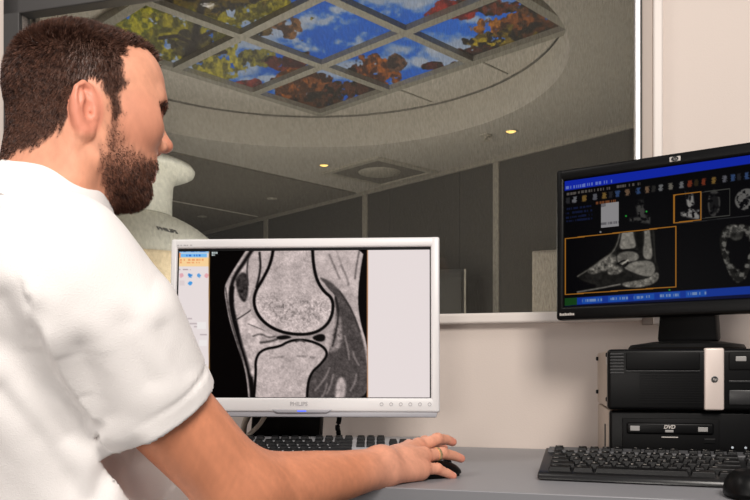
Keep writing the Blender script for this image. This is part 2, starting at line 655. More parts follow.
angs = sorted([2 * PI * i / 128 for i in range(128)] + [math.atan2((p - cc).y, (p - cc).x) % (2 * PI) for p in room])
vs, fs = [], []
for a in angs:
    d = Vector((math.cos(a), math.sin(a)))
    p = cc + d * CR; q = ray_poly(cc, d, room)
    vs += [(p.x, p.y, Z2), (q.x, q.y, Z2), (p.x, p.y, Z2 + 0.3), (q.x, q.y, Z2 + 0.3)]
n = len(angs)
for i in range(n):
    j = (i + 1) % n
    fs += [(4 * i, 4 * i + 1, 4 * j + 1, 4 * j), (4 * i, 4 * j, 4 * j + 2, 4 * i + 2),
           (4 * i + 2, 4 * j + 2, 4 * j + 3, 4 * i + 3), (4 * i + 1, 4 * i + 3, 4 * j + 3, 4 * j + 1)]
struct(raw('ceiling_plaster', vs, fs, M['exam_ceiling']))
b = B().lathe([(0, 0), (CR + 0.05, 0), (CR + 0.05, 0.05), (0, 0.05)], 96, (cc.x, cc.y, Z1))
struct(b.build('ceiling_recess', M['exam_ceiling']))
b = B().lathe([(CR - 0.006, -0.008), (CR + 0.002, -0.008), (CR + 0.002, 0.0), (CR - 0.006, 0.0)], 128, (cc.x, cc.y, Z1))
struct(b.build('trim_1', M['joint']))
b = B().prism([tuple(p) for p in room], 0.05, 'z', -0.05)
struct(b.build('floor_scanner_room', M['exam_floor']))


def wall_seg(name, p, q, z0, z1, m, t=0.08, out=1):
    d = (q - p).normalized(); nn = Vector((d.y, -d.x)) * t * out
    b = B().prism([tuple(p), tuple(q), tuple(q + nn), tuple(p + nn)], z1 - z0, 'z', z0)
    return struct(b.build(name, m))


wall_seg('wall_far', D_, C_, 0, Z2 + 0.3, M['exam_wall'], out=-1)
wall_seg('wall_left', A_, D_, 0, Z2 + 0.3, M['exam_wall'], out=-1)
wall_seg('wall_right', C_, B_, 0, Z2 + 0.3, M['exam_wall'], out=-1)
fw_d = (C_ - D_).normalized(); fw_n = Vector((-fw_d.y, fw_d.x))    # along the far wall, and away from the room
if fw_n.dot(cc - D_) > 0: fw_n = -fw_n


def far_wall_pt(px):
    # point of the far wall seen at image column px
    k = (px - 375) / F
    d = Vector((k, 1)); e = fw_d
    den = d.x * e.y - d.y * e.x
    t = (D_.x * e.y - D_.y * e.x) / den
    return Vector((k * t, t))


def wall_strip(name, px, w, m, depth=0.015):
    c = far_wall_pt(px) - fw_n * (depth * 0.5)
    o = B().box(-w / 2, w / 2, -depth / 2, depth / 2, 0, Z2 - 0.002, 0.002).build(name, m)
    o.location = (c.x, c.y, 0); o.rotation_euler = (0, 0, math.atan2(fw_d.y, fw_d.x))
    return struct(o)


wall_strip('trim_2', 497, 0.05, M['exam_strip'])
wall_strip('trim_3', 365.8, 0.055, M['exam_strip'])
wall_strip('trim_4', 266.5, 0.06, M['exam_strip'])
wall_strip('trim_5', 459, 0.012, M['joint'], 0.006)
wall_strip('trim_6', 389, 0.012, M['joint'], 0.006)
c0 = D_ - fw_n * 0.0; dd = (C_ - D_)
b = B().box(0, dd.length, -0.02, 0, Z2 - 0.03, Z2, 0.003)
o = b.build('trim_7', M['exam_strip']); o.location = (D_.x, D_.y, 0); o.rotation_euler = (0, 0, math.atan2(fw_d.y, fw_d.x))
if fw_n.dot(Vector((-fw_d.y, fw_d.x))) < 0: o.scale.y = -1
struct(o)

# darker grey, slightly lower ceiling zone on the left and its joints
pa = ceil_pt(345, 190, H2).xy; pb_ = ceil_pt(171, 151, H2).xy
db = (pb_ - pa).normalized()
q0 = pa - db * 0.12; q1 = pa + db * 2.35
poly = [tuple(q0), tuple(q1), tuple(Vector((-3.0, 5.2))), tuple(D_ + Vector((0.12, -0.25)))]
struct(B().prism(poly, 0.012, 'z', Z2 - 0.012).build('ceiling_dark_zone', M['exam_dark_grey']))
ja = ceil_pt(175, 201, H2 - 0.012); jb = ceil_pt(253, 215.5, H2 - 0.012)
dj = (ja - jb).normalized()
struct(B().tube([jb - dj * 0.05, ja + dj * 0.6], 0.008, 6).build('trim_8', M['exam_ceiling']))

# sky picture panels in the round recess
G0, GA, GB = None, None, None
nodes_px = {(0, 0): (319.5, 113), (1, 0): (390, 88.3), (2, 0): (473.3, 60), (3, 0): (570, 27.7), (0, 1): (254.4, 92.4), (0, 2): (173.7, 67.5), (1, 1): (322.5, 64), (2, 1): (406.7, 30.7), (1, 2): (241.2, 33.7)}
ab = np.array([(a, b_, 1) for a, b_ in nodes_px], float)
xy = np.array([tuple(ceil_pt(x, y, H1 - 0.02).xy) for x, y in nodes_px.values()])
fit = np.linalg.lstsq(ab, xy, rcond=None)[0]


def gp(a, b_, z):
    x, y = fit[0] * a + fit[1] * b_ + fit[2]
    return Vector((float(x), float(y), z))


def sky_picture(x, y):
    sh = x.shape
    base = np.array([40, 110, 222.]) + (fbm(x, y, 90, 3)[..., None] - .5) * np.array([30, 40, 50.])
    cl = sst(.46, .66, fbm(x * .8, y * 1.5, 34, 5, 5)) * .9
    c = mix(base, (198, 206, 222), cl)
    for i, (cx, cy, rx, ry) in enumerate(((322, 26, 46, 16), (352, 44, 30, 10), (300, 48, 22, 9), (345, 8, 30, 9), (272, 82, 34, 10), (420, 62, 30, 11), (444, 50, 24, 8), (386, 12, 30, 9), (424, 4, 20, 8), (352, 90, 20, 12), (472, 20, 26, 7), (398, 78, 20, 8))):
        r_ = np.hypot((x - cx) / rx, (y - cy) / ry)
        c = mix(c, (206, 212, 226), .9 * sst(.0, .30, fbm(x, y * 1.4, 14, 700 + i, 4) - .30 - .30 * r_) * (r_ < 1.3))
    YG, OR, DR, DK = (176, 160, 44), (186, 104, 46), (120, 44, 36), (44, 36, 30)
    clumps = [  # cx, cy, rx, ry, main, second, holes
        (165, 32, 92, 46, YG, (104, 98, 40), .45), (120, 20, 50, 26, (196, 182, 40), (116, 116, 34), .45),
        (196, 46, 34, 20, (112, 100, 58), (66, 58, 44), .47), (238, 6, 66, 25, YG, (96, 88, 26), .42), (205, -4, 60, 22, (120, 98, 30), DK, .40),
        (285, 27, 23, 15, (150, 104, 66), (84, 62, 52), .44), (262, 30, 14, 9, (120, 96, 60), DK, .44),
        (222, 62, 40, 19, (192, 176, 70), (120, 112, 60), .44), (258, 58, 26, 12, (150, 140, 66), (90, 84, 60), .46),
        (293, 64, 30, 11, (124, 62, 54), (76, 44, 44), .42), (272, 62, 14, 7, (110, 60, 54), DK, .42),
        (248, 86, 24, 8, (150, 70, 64), (100, 60, 60), .42), (309, 55, 8, 6, (104, 60, 54), DK, .46),
        (305, 88, 42, 22, (150, 88, 48), (74, 46, 34), .36), (292, 84, 24, 18, OR, (92, 56, 36), .40), (318, 103, 30, 12, (92, 58, 40), DK, .36),
        (340, 92, 26, 13, (110, 62, 44), DK, .42), (378, 72, 30, 20, OR, (96, 58, 44), .40), (362, 88, 34, 10, (92, 54, 40), DK, .42), (396, 62, 14, 12, (120, 84, 66), (70, 54, 50), .50),
        (440, 66, 26, 6, (96, 44, 40), DK, .42), (352, 66, 14, 9, (120, 66, 50), DK, .44),
        (452, 10, 30, 12, (168, 52, 44), (110, 40, 44), .42), (490, 6, 44, 10, (120, 60, 42), DK, .42),
        (505, 26, 46, 14, (196, 122, 48), (112, 66, 40), .42), (534, 26, 44, 20, (150, 86, 44), (72, 46, 34), .38), (512, 42, 50, 14, DK, (128, 104, 40), .36),
        (486, 42, 22, 6, (190, 160, 40), DK, .44), (548, 32, 34, 11, DK, (96, 58, 36), .34), (480, 52, 30, 7, DK, (84, 44, 36), .36),
        (538, 8, 26, 10, (110, 70, 44), DK, .42)]
    for i, (cx, cy, rx, ry, c1, c2, ho) in enumerate(clumps):
        r = np.hypot((x - cx) / rx, (y - cy) / ry)
        f = fbm(x, y, 8, 100 + i, 5)
        m_ = sst(0, .06, f - ho + .06 - .40 * sst(.55, 1.12, r) + .10 * (1 - r))
        m_ = m_ * (r < 1.25)
        t = sst(.38, .62, fbm(x, y, 5, 300 + i, 3))
        cc_ = np.asarray(c1, float) * t[..., None] + np.asarray(c2, float) * (1 - t[..., None])
        cc_ = cc_ * (.72 + .5 * fbm(x, y, 2.6, 500 + i, 2))[..., None]
        c = c * (1 - m_[..., None]) + cc_ * m_[..., None]
    # trunk and branches of the leafy tree on the left
    tr_ = seg_d(x, y, [(183, 64), (194, 44), (198, 20), (204, 0)])
    c = mix(c, (50, 42, 36), sst(5.5, 2.5, tr_))
    for br in ([(196, 40), (214, 30), (232, 30)], [(194, 44), (176, 36), (160, 38)], [(192, 50), (210, 54), (226, 52)]):
        c = mix(c, (58, 48, 40), sst(2.6, 1.0, seg_d(x, y, br)))
    return c


M['sky_picture'] = attr_mat('sky_picture_panel', 0.5, emission=0.62, base=0.02, spec=0.1)
zb = Z1 - 0.008
panel_labels = {
    (0, 0): 'backlit sky panel of dark brown autumn leaves at the grid corner nearest the vent',
    (1, 0): 'backlit ceiling panel of blue sky with one orange-brown tree at its left corner',
    (2, 0): 'backlit ceiling panel of orange and dark red leaves, right-hand end of the row',
    (0, 1): 'backlit ceiling panel of pale yellow leaves above dark red foliage and a cloud',
    (1, 1): 'central backlit ceiling panel of blue sky and white cloud with small brown tree',
    (2, 1): 'backlit ceiling panel of blue sky with red leaves along one edge',
    (0, 2): "backlit ceiling panel showing a leafy yellow-green tree with dark trunk beside the man's head",
    (1, 2): 'backlit ceiling panel of yellow leaves cut by the top of the picture'}
for (a, b_), lab in panel_labels.items():
    o = painted_grid('sky_ceiling_panel', gp(a, b_, zb), gp(a + 1, b_, zb), gp(a, b_ + 1, zb), 110, 110, sky_picture, M['sky_picture'])
    tag(o, lab, 'ceiling light', 'sky picture panels in the round ceiling recess')


def flat_bar(bb, p, q, w, z0, z1):
    d = (q - p); d.z = 0; d.normalize(); nn = Vector((-d.y, d.x, 0)) * w / 2
    bb.prism([tuple((p + nn).xy), tuple((q + nn).xy), tuple((q - nn).xy), tuple((p - nn).xy)], z1 - z0, 'z', z0)


b = B()
for k in range(4):
    flat_bar(b, gp(-.03, k, 0), gp(3.03, k, 0), 0.05, Z1 - 0.036, Z1 + 0.002)
    flat_bar(b, gp(k, -.03, 0), gp(k, 3.03, 0), 0.05, Z1 - 0.0355, Z1 + 0.002)
struct(b.build('ceiling_grid', M['grid_bar']))
b = B()
for k in (1, 2):                                # joints that run on from the grid to the edge of the recess
    p, q = gp(k, -.02, Z1), gp(k, -.72 if k == 1 else -.62, Z1)
    flat_bar(b, p, q, 0.010, Z1 - 0.004, Z1 + 0.001)
struct(b.build('trim_9', M['joint_pale']))


def downlight(px, py, h, lit, label):
    p = ceil_pt(px, py, h)
    t = thing('downlight', label, 'ceiling light', p, 0, 'small round downlights in the scanner room ceiling')
    B().lathe([(0.030, -0.001), (0.037, -0.004), (0.043, -0.003), (0.045, 0.002), (0.030, 0.002)], 28).build('trim_ring', M['vent'], t, 40)
    B().lathe([(0, -0.006), (0.018, -0.006), (0.030, 0.0005), (0, 0.0015)], 28).build('lamp', M['lamp_warm'] if lit else M['lamp_off'], t, 40)
    return t


downlight(324, 165.3, H2, True, 'glowing warm downlight in the ceiling beside the square air vent')
downlight(511, 131.5, H2, True, 'glowing warm downlight in the ceiling near the right end of the window')
downlight(272, 198.5, H2 - 0.012, False, 'unlit pale downlight in the darker ceiling nearest the wall corner strip')
downlight(202, 216.5, H2 - 0.012, False, "unlit pale downlight in the darker ceiling beside the scanner's cap")

# square ceiling diffuser
vc = [ceil_pt(*q, H2) for q in ((333, 174.5), (392, 158), (425, 170), (371, 183))]
cv = sum(vc, Vector()) / 4
va = math.atan2((vc[1] - vc[0]).y, (vc[1] - vc[0]).x)
vent = thing('air_vent', 'square white ceiling air vent with round centre beside a glowing downlight', 'air vent', cv, va)
s = 0.30
b = B()
for x0, x1, y0, y1 in ((-s, s, -s, -s + .05), (-s, s, s - .05, s), (-s, -s + .05, -s + .05, s - .05), (s - .05, s, -s + .05, s - .05)):
    b.box(x0, x1, y0, y1, -0.014, 0.002, 0.003)
b.build('frame', M['vent'], vent)
B().box(-s + .05, s - .05, -s + .05, s - .05, -0.004, 0.001).build('back_plate', M['exam_dark_grey'], vent)
B().lathe([(0, -0.02), (0.10, -0.018), (0.15, -0.008), (0.155, -0.002), (0, -0.002)], 40).build('round_diffuser', M['vent'], vent, 40)
p = ceil_pt(486, 135, H2)
b = B().lathe([(0, 0), (0.035, 0), (0.035, -0.006), (0.012, -0.01), (0.008, -0.03), (0.022, -0.034), (0.022, -0.038), (0, -0.038)], 20)
tag(b.build('fire_sprinkler', M['vent'], None, 40, p), 'tiny fire sprinkler head in the ceiling left of the right-hand glowing downlight', 'sprinkler')

# pale cabinet and dark cabinet against the far wall
pc = far_wall_pt(532); ang = math.atan2(fw_d.y, fw_d.x)
YC = pc.y - 0.75
zt = CZ + (HZ - 251) / F * YC
pc2 = Vector(((532 - 375) / F * YC, YC))
cab = thing('storage_cabinet', "pale beige tall cabinet beyond the glass, beside the black monitor's left edge", 'cabinet', (pc2.x, pc2.y, 0), -0.45)
B().box(0, 0.5, 0, 0.22, 0, zt, 0.006).build('body', M['cabinet'], cab)
dr = B().box(0.012, 0.488, -0.018, -0.001, 0.08, zt - 0.012, 0.003).build('door', M['cabinet'], cab)
B().box(0.43, 0.445, -0.045, -0.018, 0.95, 1.15, 0.004).build('handle', M['vent'], dr)
pd = far_wall_pt(466)
Yd = pd.y - 0.42
zt = CZ + (HZ - 269) / F * Yd
dc = thing('equipment_cabinet', "low dark cabinet with pale edge strip beyond the glass beside the white monitor", 'cabinet', ((466 - 375) / F * Yd, Yd, 0), -0.05)
B().box(-0.42, -0.012, 0, 0.3, 0, zt, 0.004).build('body', M['dark_cabinet'], dc)
B().box(-0.012, 0.0, -0.006, 0.3, 0, zt, 0.002).build('edge_strip', M['vent'], dc)
B().box(-0.40, -0.03, -0.018, -0.001, 0.06, zt - 0.02, 0.003).build('door', M['dark_cabinet'], dc)

# MRI scanner column
DS = 4.5
sx = (128 - 375) / F * DS


def zz(py, D=DS): return CZ + (HZ - py) / F * D


sc_ = thing('mri_scanner', "large white scanner with flared column top and domed cover behind the man's chin", 'medical scanner', (sx, DS, 0))
k = DS / F
prof = [(0.0, zz(160)), (40 * k, zz(160.5)), (56 * k, zz(163)), (63 * k, zz(166)), (65.5 * k, zz(170)), (64.5 * k, zz(173)), (60 * k, zz(175)), (52 * k, zz(177)), (46.5 * k, zz(180)), (44 * k, zz(185)), (43 * k, zz(200)), (43 * k, zz(216)), (0, zz(216))]
B().lathe(prof, 64).build('column', M['scanner'], sc_, 60)
dome = [(0, zz(209.5)), (20 * k, zz(210.8)), (45 * k, zz(216.5)), (65 * k, zz(226.5)), (79 * k, zz(237)), (91 * k, zz(248)), (100 * k, zz(259)), (104 * k, zz(270))]
ddome = smoothpts(dome, False, 2)
B().lathe(ddome + [(0, zz(270))], 72).build('domed_cover', M['scanner'], sc_, 60)
B().lathe([(104 * k, 1.49), (107 * k, 1.511), (110 * k, 1.49), (110 * k, 0.5), (104 * k, 0.0), (0, 0)], 72).build('housing', M['scanner_cream'], sc_, 50)
me = text_data('PHILIPS', 0.031, 0.001, bold=0.0008)
R_ = [q[0] for q in ddome]; Zs = [q[1] for q in ddome]
for v in me.vertices:
    t, h_ = v.co.x, v.co.y
    z = 1.637 + h_ - 0.12 * t
    r = float(np.interp(-z, [-q for q in Zs], R_)) + 0.002 + v.co.z
    a = -PI / 2 + 0.73 + t / r * 1.1
    v.co = (r * math.cos(a), r * math.sin(a), z)
me.materials.clear(); me.materials.append(M['text_grey'])
link(bpy.data.objects.new('lettering', me), sc_)

# ------------------------------------------------------------------ desk
DT = 0.74


def desk_pt(px, py):
    """point of the desk top seen at a pixel"""
    D = (CZ - DT) * F / (py - HZ)
    return Vector(((px - 375) / F * D, D, DT))


dk = thing('desk', 'long grey laminate desk along the wall under the window', 'desk', O, TH)
B().box(-1.5, 1.5, 0.0015, WV - 0.002, DT - 0.03, DT, 0.002).build('desk_top', M['desk'], dk)
B().box(-1.5, 1.5, 0.0, 0.0015, DT - 0.03, DT - 0.0012).build('front_edge', M['desk_edge'], dk)
for u in (-1.48, 1.455):
    B().box(u, u + 0.025, 0.03, WV - 0.004, 0, DT - 0.03, 0.002).build('side_panel', M['desk_edge'], dk)
B().box(-1.455, 1.455, WV - 0.06, WV - 0.04, 0.35, DT - 0.03, 0.002).build('back_panel', M['desk_edge'], dk)

# ------------------------------------------------------------------ white monitor with the knee scan
MW, MH = 0.5135, 0.331
mc = P(303.0, 324.0, 1.507)
yaw = math.radians(-3.2); tilt = math.radians(5.0)
mon = thing('computer_monitor', 'white widescreen monitor showing a large black and white knee scan', 'monitor', (mc.x, mc.y, DT), yaw)
hz = mc.z - DT
TM = Matrix.Translation((0, 0, hz)) @ Matrix.Rotation(-tilt, 4, 'X')     # screen frame in the thing's space
pxs = 1.507 / F
sl, sr, st, sb = -MW / 2 + 0.0125, MW / 2 - 0.0165, MH / 2 - 0.0185, -MH / 2 + 0.0265


def with_m(o, mtx):
    o.matrix_local = mtx
    return o


b = B()
x0, x1, z0, z1 = -MW / 2, MW / 2, -MH / 2, MH / 2
b.box(x0, sl, 0, 0.03, z0, z1, 0.004, 3); b.box(sr, x1, 0, 0.03, z0, z1, 0.004, 3)
b.box(x0, x1, 0.0002, 0.03, st, z1 - 0.0002, 0.004, 3); b.box(x0, x1, 0.0002, 0.03, z0 + 0.0002, sb, 0.004, 3)
with_m(b.build('bezel', M['mon_white'], mon, 40), TM)
b = B().box(x0 + 0.004, x1 - 0.004, 0.026, 0.058, z0 + 0.004, z1 - 0.004, 0.012, 3)
with_m(b.build('back_shell', M['mon_white'], mon, 40), TM)
b = B()
for (a, c, d, e) in ((sl, sr, st - .0045, st), (sr - .002, sr, sb, st), (sl, sl + .0015, sb, st), (sl, sr, sb, sb + .0012)):
    b.box(a, c, 0.0045, 0.012, d, e)
with_m(b.build('inner_rim', M['black_soft'], mon), TM)
b = B().prism([(x0 + .004, z0 + .0012), (x1 - .004, z0 + .0012), (x1 - .006, z0 - .009), (x0 + .006, z0 - .009)], 0.022, 'y', 0.004, 0.002)
with_m(b.build('bottom_strip', M['mon_under'], mon, 40), TM)
b = B().prism([(-.058, z0 + .0045), (.058, z0 + .0045), (.046, z0 - .0015), (-.046, z0 - .0015)], 0.006, 'y', -0.0012, 0.0012)
with_m(b.build('sensor_lip', M['mon_under'], mon, 40), TM)
with_m(B().box(-.0085, .0085, -.0019, 0.001, z0 + .0005, z0 + .0026, .0006).build('power_light', M['led_blue'], mon), TM)
t = text('lettering', 'PHILIPS', 0.0105, M['mon_text'], mon, (0, 0, 0), (0, 0, 0), extrude=.0003, bold=.0002)
with_m(t, TM @ Matrix.Translation((-0.006, -0.0003, z0 + 0.0148)) @ Matrix.Rotation(PI / 2, 4, 'X'))
for i in range(6):
    b = B().lathe([(.0022, -.0002), (.0022, .0012), (.0036, .0012), (.0036, -.0002)], 18)
    with_m(b.build('button', M['mon_text'], mon, 40), TM @ Matrix.Translation((x1 - 0.108 + i * 0.0178, 0.0005, z0 + 0.0148)) @ Matrix.Rotation(PI / 2, 4, 'X'))
b = B()
for i, w in enumerate((.004, .003, .005, .003, .004)):
    b.box(x0 + .012 + i * .0062, x0 + .012 + i * .0062 + w, -.0003, .001, z1 - .0135, z1 - .0115)
with_m(b.build('faint_marking', M['mon_text'], mon), TM)
# stand
b = B().prism([(-0.122, 0.012), (0.020, 0.012), (0.036, hz + 0.02), (-0.100, hz + 0.02)], 0.05, 'y', 0.085, 0.008)
b.build('stand_column', M['black_soft'], mon, 40)
b = B().box(-.05, .05, 0.055, 0.10, hz - .06, hz + .06, .008)
b.build('tilt_joint', M['black_soft'], mon, 40)
b = B()
b.prism(smoothpts([(-.13, .078), (.05, .078), (.05, .21), (.02, .24), (-.10, .24), (-.13, .21)], True, 2), 0.014, 'z', 0, 0.003)
b.build('stand_base', M['black_soft'], mon, 40)


def knee_screen(x, y):
    sh = x.shape
    c = np.zeros(sh + (3,)) + np.array([233, 222, 221.])
    # scan picture area
    X, Y = (x - 200) * 3.122, (y - 240) * 3.122
    g = np.zeros(sh)

    def fill(pts, val, soft=3.0, tex=0.0, ts=6, seed=1, inset=0.0):
        nonlocal g
        d = psd(X, Y, pts) + inset
        v = val
        if tex: v = val + (fbm(X, Y, ts, seed, 3) - .5) * tex
        m_ = sst(soft, -soft, d)
        g = g * (1 - m_) + v * m_
        return d

    def stroke(pts, w, val, soft=2.0, smooth=True, closed=False, amt=1.0):
        nonlocal g
        p = smoothpts(pts, closed, 2) if smooth else pts
        m_ = sst(w / 2 + soft, w / 2 - soft, seg_d(X, Y, p, closed)) * amt
        g = g * (1 - m_) + val * m_
    leg = [(158, 10), (118, 70), (86, 122), (74, 152), (82, 205), (92, 258), (112, 320), (134, 385), (146, 440), (152, 520), (540, 520), (524, 330), (502, 262), (492, 190), (500, 100), (516, 10)]
    fill(leg, .69, 3, .26, 12, 3)
    n1 = fbm(X, Y, 9, 21, 4); n2 = fbm(X, Y, 26, 23, 3)
    # skin / fat band in front and the dark tendon behind it
    stroke([(176, 10), (140, 66), (108, 112), (96, 150), (100, 190)], 12, .06, 4)
    stroke([(100, 150), (96, 185), (104, 240), (124, 310), (148, 385), (160, 440), (166, 520)], 16, .03, 4)
    stroke([(80, 150), (88, 215), (102, 275), (126, 350), (144, 430), (150, 520)], 4, .05, 3, amt=.7)
    fill([(108, 122), (128, 100), (150, 106), (152, 150), (146, 190), (134, 196), (118, 168)], .16, 5, .34, 10, 5)
    fill([(152, 90), (172, 62), (184, 72), (182, 120), (166, 170), (152, 160)], .70, 4, .08, 16, 6)
    stroke([(186, 40), (190, 90), (176, 150), (160, 190)], 7, .10, 3)
    stroke([(150, 60), (146, 100), (150, 140)], 5, .2, 3)
    # fat pad
    fill([(120, 250), (158, 210), (180, 240), (228, 290), (250, 306), (208, 342), (176, 372), (164, 440), (150, 380), (128, 310)], .74, 6, .40, 13, 7)
    stroke([(112, 250), (150, 226), (164, 214)], 4, .16, 2.5)
    stroke([(166, 300), (190, 292), (216, 306), (236, 300)], 5, .2, 4, amt=.8)
    stroke([(190, 320), (214, 318), (240, 310)], 7, .14, 4, amt=.8)
    stroke([(150, 262), (176, 272), (200, 282)], 3, .25, 2, amt=.7)
    # fat at the back of the thigh
    fill([(348, 10), (512, 10), (496, 90), (490, 190), (470, 150), (436, 128), (400, 110), (376, 100), (356, 70)], .74, 4, .18, 20, 8)
    stroke([(404, 46), (420, 84), (436, 120)], 6, .22, 4, amt=.5)
    stroke([(440, 80), (456, 110), (464, 140)], 5, .18, 5, amt=.5)
    stroke([(424, 30), (436, 60), (448, 90)], 3, .35, 5, amt=.4)
    stroke([(500, 20), (488, 84), (484, 120)], 6, .3, 3, amt=.7)
    # muscle
    mus = [(366, 112), (404, 126), (440, 160), (470, 205), (496, 270), (516, 340), (526, 430), (530, 520), (320, 520), (336, 430), (392, 372), (410, 330), (424, 250), (424, 196), (402, 150)]
    fill(mus, .27, 4, .12, 12, 9)
    fill([(424, 220), (440, 240), (446, 320), (424, 350), (400, 352), (412, 300)], .52, 6, .46, 9, 10)
    fill([(426, 440), (444, 424), (458, 450), (452, 490), (436, 520), (420, 500)], .66, 6, .3, 9, 11)
    for q in ([(360, 470), (392, 430), (404, 400)], [(470, 470), (486, 440), (488, 420)], [(452, 300), (462, 340), (466, 372)], [(396, 480), (410, 450), (416, 420)], [(376, 500), (392, 470), (396, 450)], [(478, 350), (484, 372), (496, 390)]):
        stroke(q, 5, .60, 4, amt=.65)
    stroke([(424, 180), (432, 215), (430, 260), (414, 330)], 6, .05, 4, amt=.8)
    stroke([(436, 160), (474, 218), (500, 286)], 4, .12, 3, amt=.7)
    # femur
    fem = [(236, 6), (226, 72), (200, 124), (174, 166), (172, 208), (196, 250), (242, 280), (300, 292), (356, 288), (396, 262), (412, 222), (410, 184), (384, 164), (362, 130), (350, 80), (346, 6)]
    d = psd(X, Y, fem)
    m_ = sst(11, 7, d); lm = sst(20, 16, d) * (Y > 150) * (X < 420)
    g = g * (1 - lm) + .62 * lm
    g = g * (1 - m_) + .015 * m_
    v = .71 + (fbm(X, Y, 30, 31, 3) - .5) * .22
    spk = sst(.50, .66, fbm(X, Y, 7, 33, 3)) * sst(170, 215, Y + 8 * np.sin(X / 30)) * sst(4, -40, d)
    v = v - .15 * spk * sst(300, 230, Y) + .10 * sst(.55, .7, fbm(X, Y, 5, 34, 2)) * sst(150, 200, Y) + .16 * (fbm(X, Y, 4, 35, 2) - .5)
    v = v - .12 * (fbm(X, Y, 12, 37, 2) > .42) * sst(7, 2, np.abs(Y - 205 + 12 * np.sin((X - 260) / 46))) * (X > 230) * (X < 380)
    m_ = sst(2, -2, d + 1)
    g = g * (1 - m_) + v * m_
    # joint line
    stroke([(204, 282), (250, 306), (300, 310), (352, 306), (398, 288)], 5, .60, 3, amt=.8)
    fill([(238, 300), (270, 296), (290, 304), (262, 312), (240, 310)], .03, 3)
    fill([(346, 304), (374, 292), (392, 296), (390, 316), (366, 318)], .03, 3)
    # tibia
    tib = [(168, 530), (178, 420), (176, 372), (196, 344), (250, 336), (276, 320), (306, 314), (344, 318), (382, 334), (396, 356), (376, 384), (346, 410), (332, 450), (330, 530)]
    d = psd(X, Y, tib)
    m_ = sst(9, 6, d)
    g = g * (1 - m_) + .02 * m_
    v = .71 + (fbm(X, Y, 22, 41, 4) - .5) * .18 + .14 * (fbm(X, Y, 5, 43, 2) - .5)
    v = v - .14 * sst(.3, .5, fbm(X, Y, 14, 47, 2)) * sst(5, 2, np.abs(Y - 372 + 10 * np.sin((X - 200) / 60))) * (X > 215) * (X < 370)
    m_ = sst(2, -2, d + 1)
    g = g * (1 - m_) + v * m_
    stroke([(300, 318), (312, 312), (326, 318)], 5, .25, 3)
    out_ = sst(-2, 2, psd(X, Y, leg))
    g = g * (1 - out_)
    gg = np.clip(g + ((n1 - .5) * .10 + (fbm(X, Y, 3.2, 91, 2) - .5) * .14) * sst(.04, .3, g), 0, 1)
    rgb = np.clip(gg * 1.07, 0, 1)[..., None] * np.array([243, 226, 222.]) + np.array([5, 3, 3.])
    scan = ((x > 209) & (x < 367.3) & (y > 246))
    c = np.where(scan[..., None], rgb, c)
    # tiny white corner marks
    for (ax, ay, bx) in ((212, 250.5, 216), (212, 252.8, 217.5), (212, 255, 215)):
        k = (x > ax) & (x < bx) & (np.abs(y - ay) < .7) & (vnoise(x * 1.5, y * 0) > .3)
        c[k] = (190, 200, 200)
    # tool panel on the left
    pan = x < 209

    def rect(ax, ay, bx, by, col, soft=.5):
        nonlocal c
        m_ = sst(-soft, soft, np.minimum(np.minimum(x - ax, bx - x), np.minimum(y - ay, by - y)))
        c = c * (1 - m_[..., None]) + np.array(col, float) * m_[..., None]
    rect(170, 246, 209.5, 250.6, (66, 116, 190)); rect(170, 250.3, 209.5, 253.0, (150, 196, 236)); rect(180.5, 253.6, 207, 257.4, (120, 186, 240))
    rect(170, 257.4, 209.5, 266.4, (250, 212, 156)); rect(176, 252.8, 180.6, 257.6, (240, 150, 90))
    for i, yy in enumerate((259.8, 262.6)):
        k = pan & (np.abs(y - yy) < .8) & (x > 180) & (x < 206 - 4 * i) & (vnoise(x * .9, y * 0 + i * 9) > .45)
        c[k] = (238, 160, 110)
    k = pan & (np.abs(y - 251.7) < .6) & (vnoise(x * .8, y * 0 + 31) > .5) & (x > 178); c[k] = (70, 120, 200)
    k = pan & (np.abs(y - 255.5) < .7) & (vnoise(x * .9, y * 0 + 61) > .5) & (x > 185) & (x < 204); c[k] = (50, 110, 210)
    k = pan & (np.abs(y - 269.8) < .6) & (vnoise(x * .9, y * 0 + 81) > .45) & (x > 179) & (x < 191); c[k] = (180, 160, 165)
    for (cx_, cy_, col) in ((181.5, 275.5, (226, 170, 180)), (190, 275.5, (60, 140, 214)), (199, 275.5, (96, 160, 220)), (206.5, 275.5, (232, 170, 176)), (190, 283, (70, 156, 226))):
        k = sst(2.6, 1.6, np.hypot(x - cx_, (y - cy_)) + (vnoise(x * .9 + cx_, y * .9) - .5) * 1.4)
        c = c * (1 - k[..., None]) + np.array(col, float) * k[..., None]
    rect(179.5, 280.5, 184.5, 285.5, (222, 208, 208))
    for (ax, ay, bx) in ((186, 318, 192), (188, 323, 203), (194, 326, 204), (200, 334, 207)):
        rect(ax, ay, bx, ay + 1.3, (190, 176, 178))
    rect(197, 322, 206, 329, (240, 234, 232)); rect(199, 340, 207, 346, (240, 234, 232)); rect(196, 372, 206, 376, (214, 200, 200))
    rect(208.6, 246, 209.6, 400, (150, 110, 60), .3); rect(367.0, 246, 368.0, 400, (170, 120, 80), .3)
    k = (y < 247.2) & ~pan & (x < 368); c[k] = (90, 40, 20)
    return c


M['screen_knee'] = attr_mat('knee_scan_screen', 0.35, emission=0.97, base=0.0, spec=0.02)
W = Matrix.Translation(mon.location) @ Matrix.Rotation(yaw, 4, 'Z') @ TM
ys = 0.0085
sc = [W @ Vector(q) for q in ((sl, ys, st), (sr, ys, st), (sl, ys, sb))]
iw = (Matrix.Translation(mon.location) @ Matrix.Rotation(yaw, 4, 'Z')).inverted()
painted_grid('screen', sc[0], sc[1], sc[2], 400, 236, knee_screen, M['screen_knee'], mon, iw)

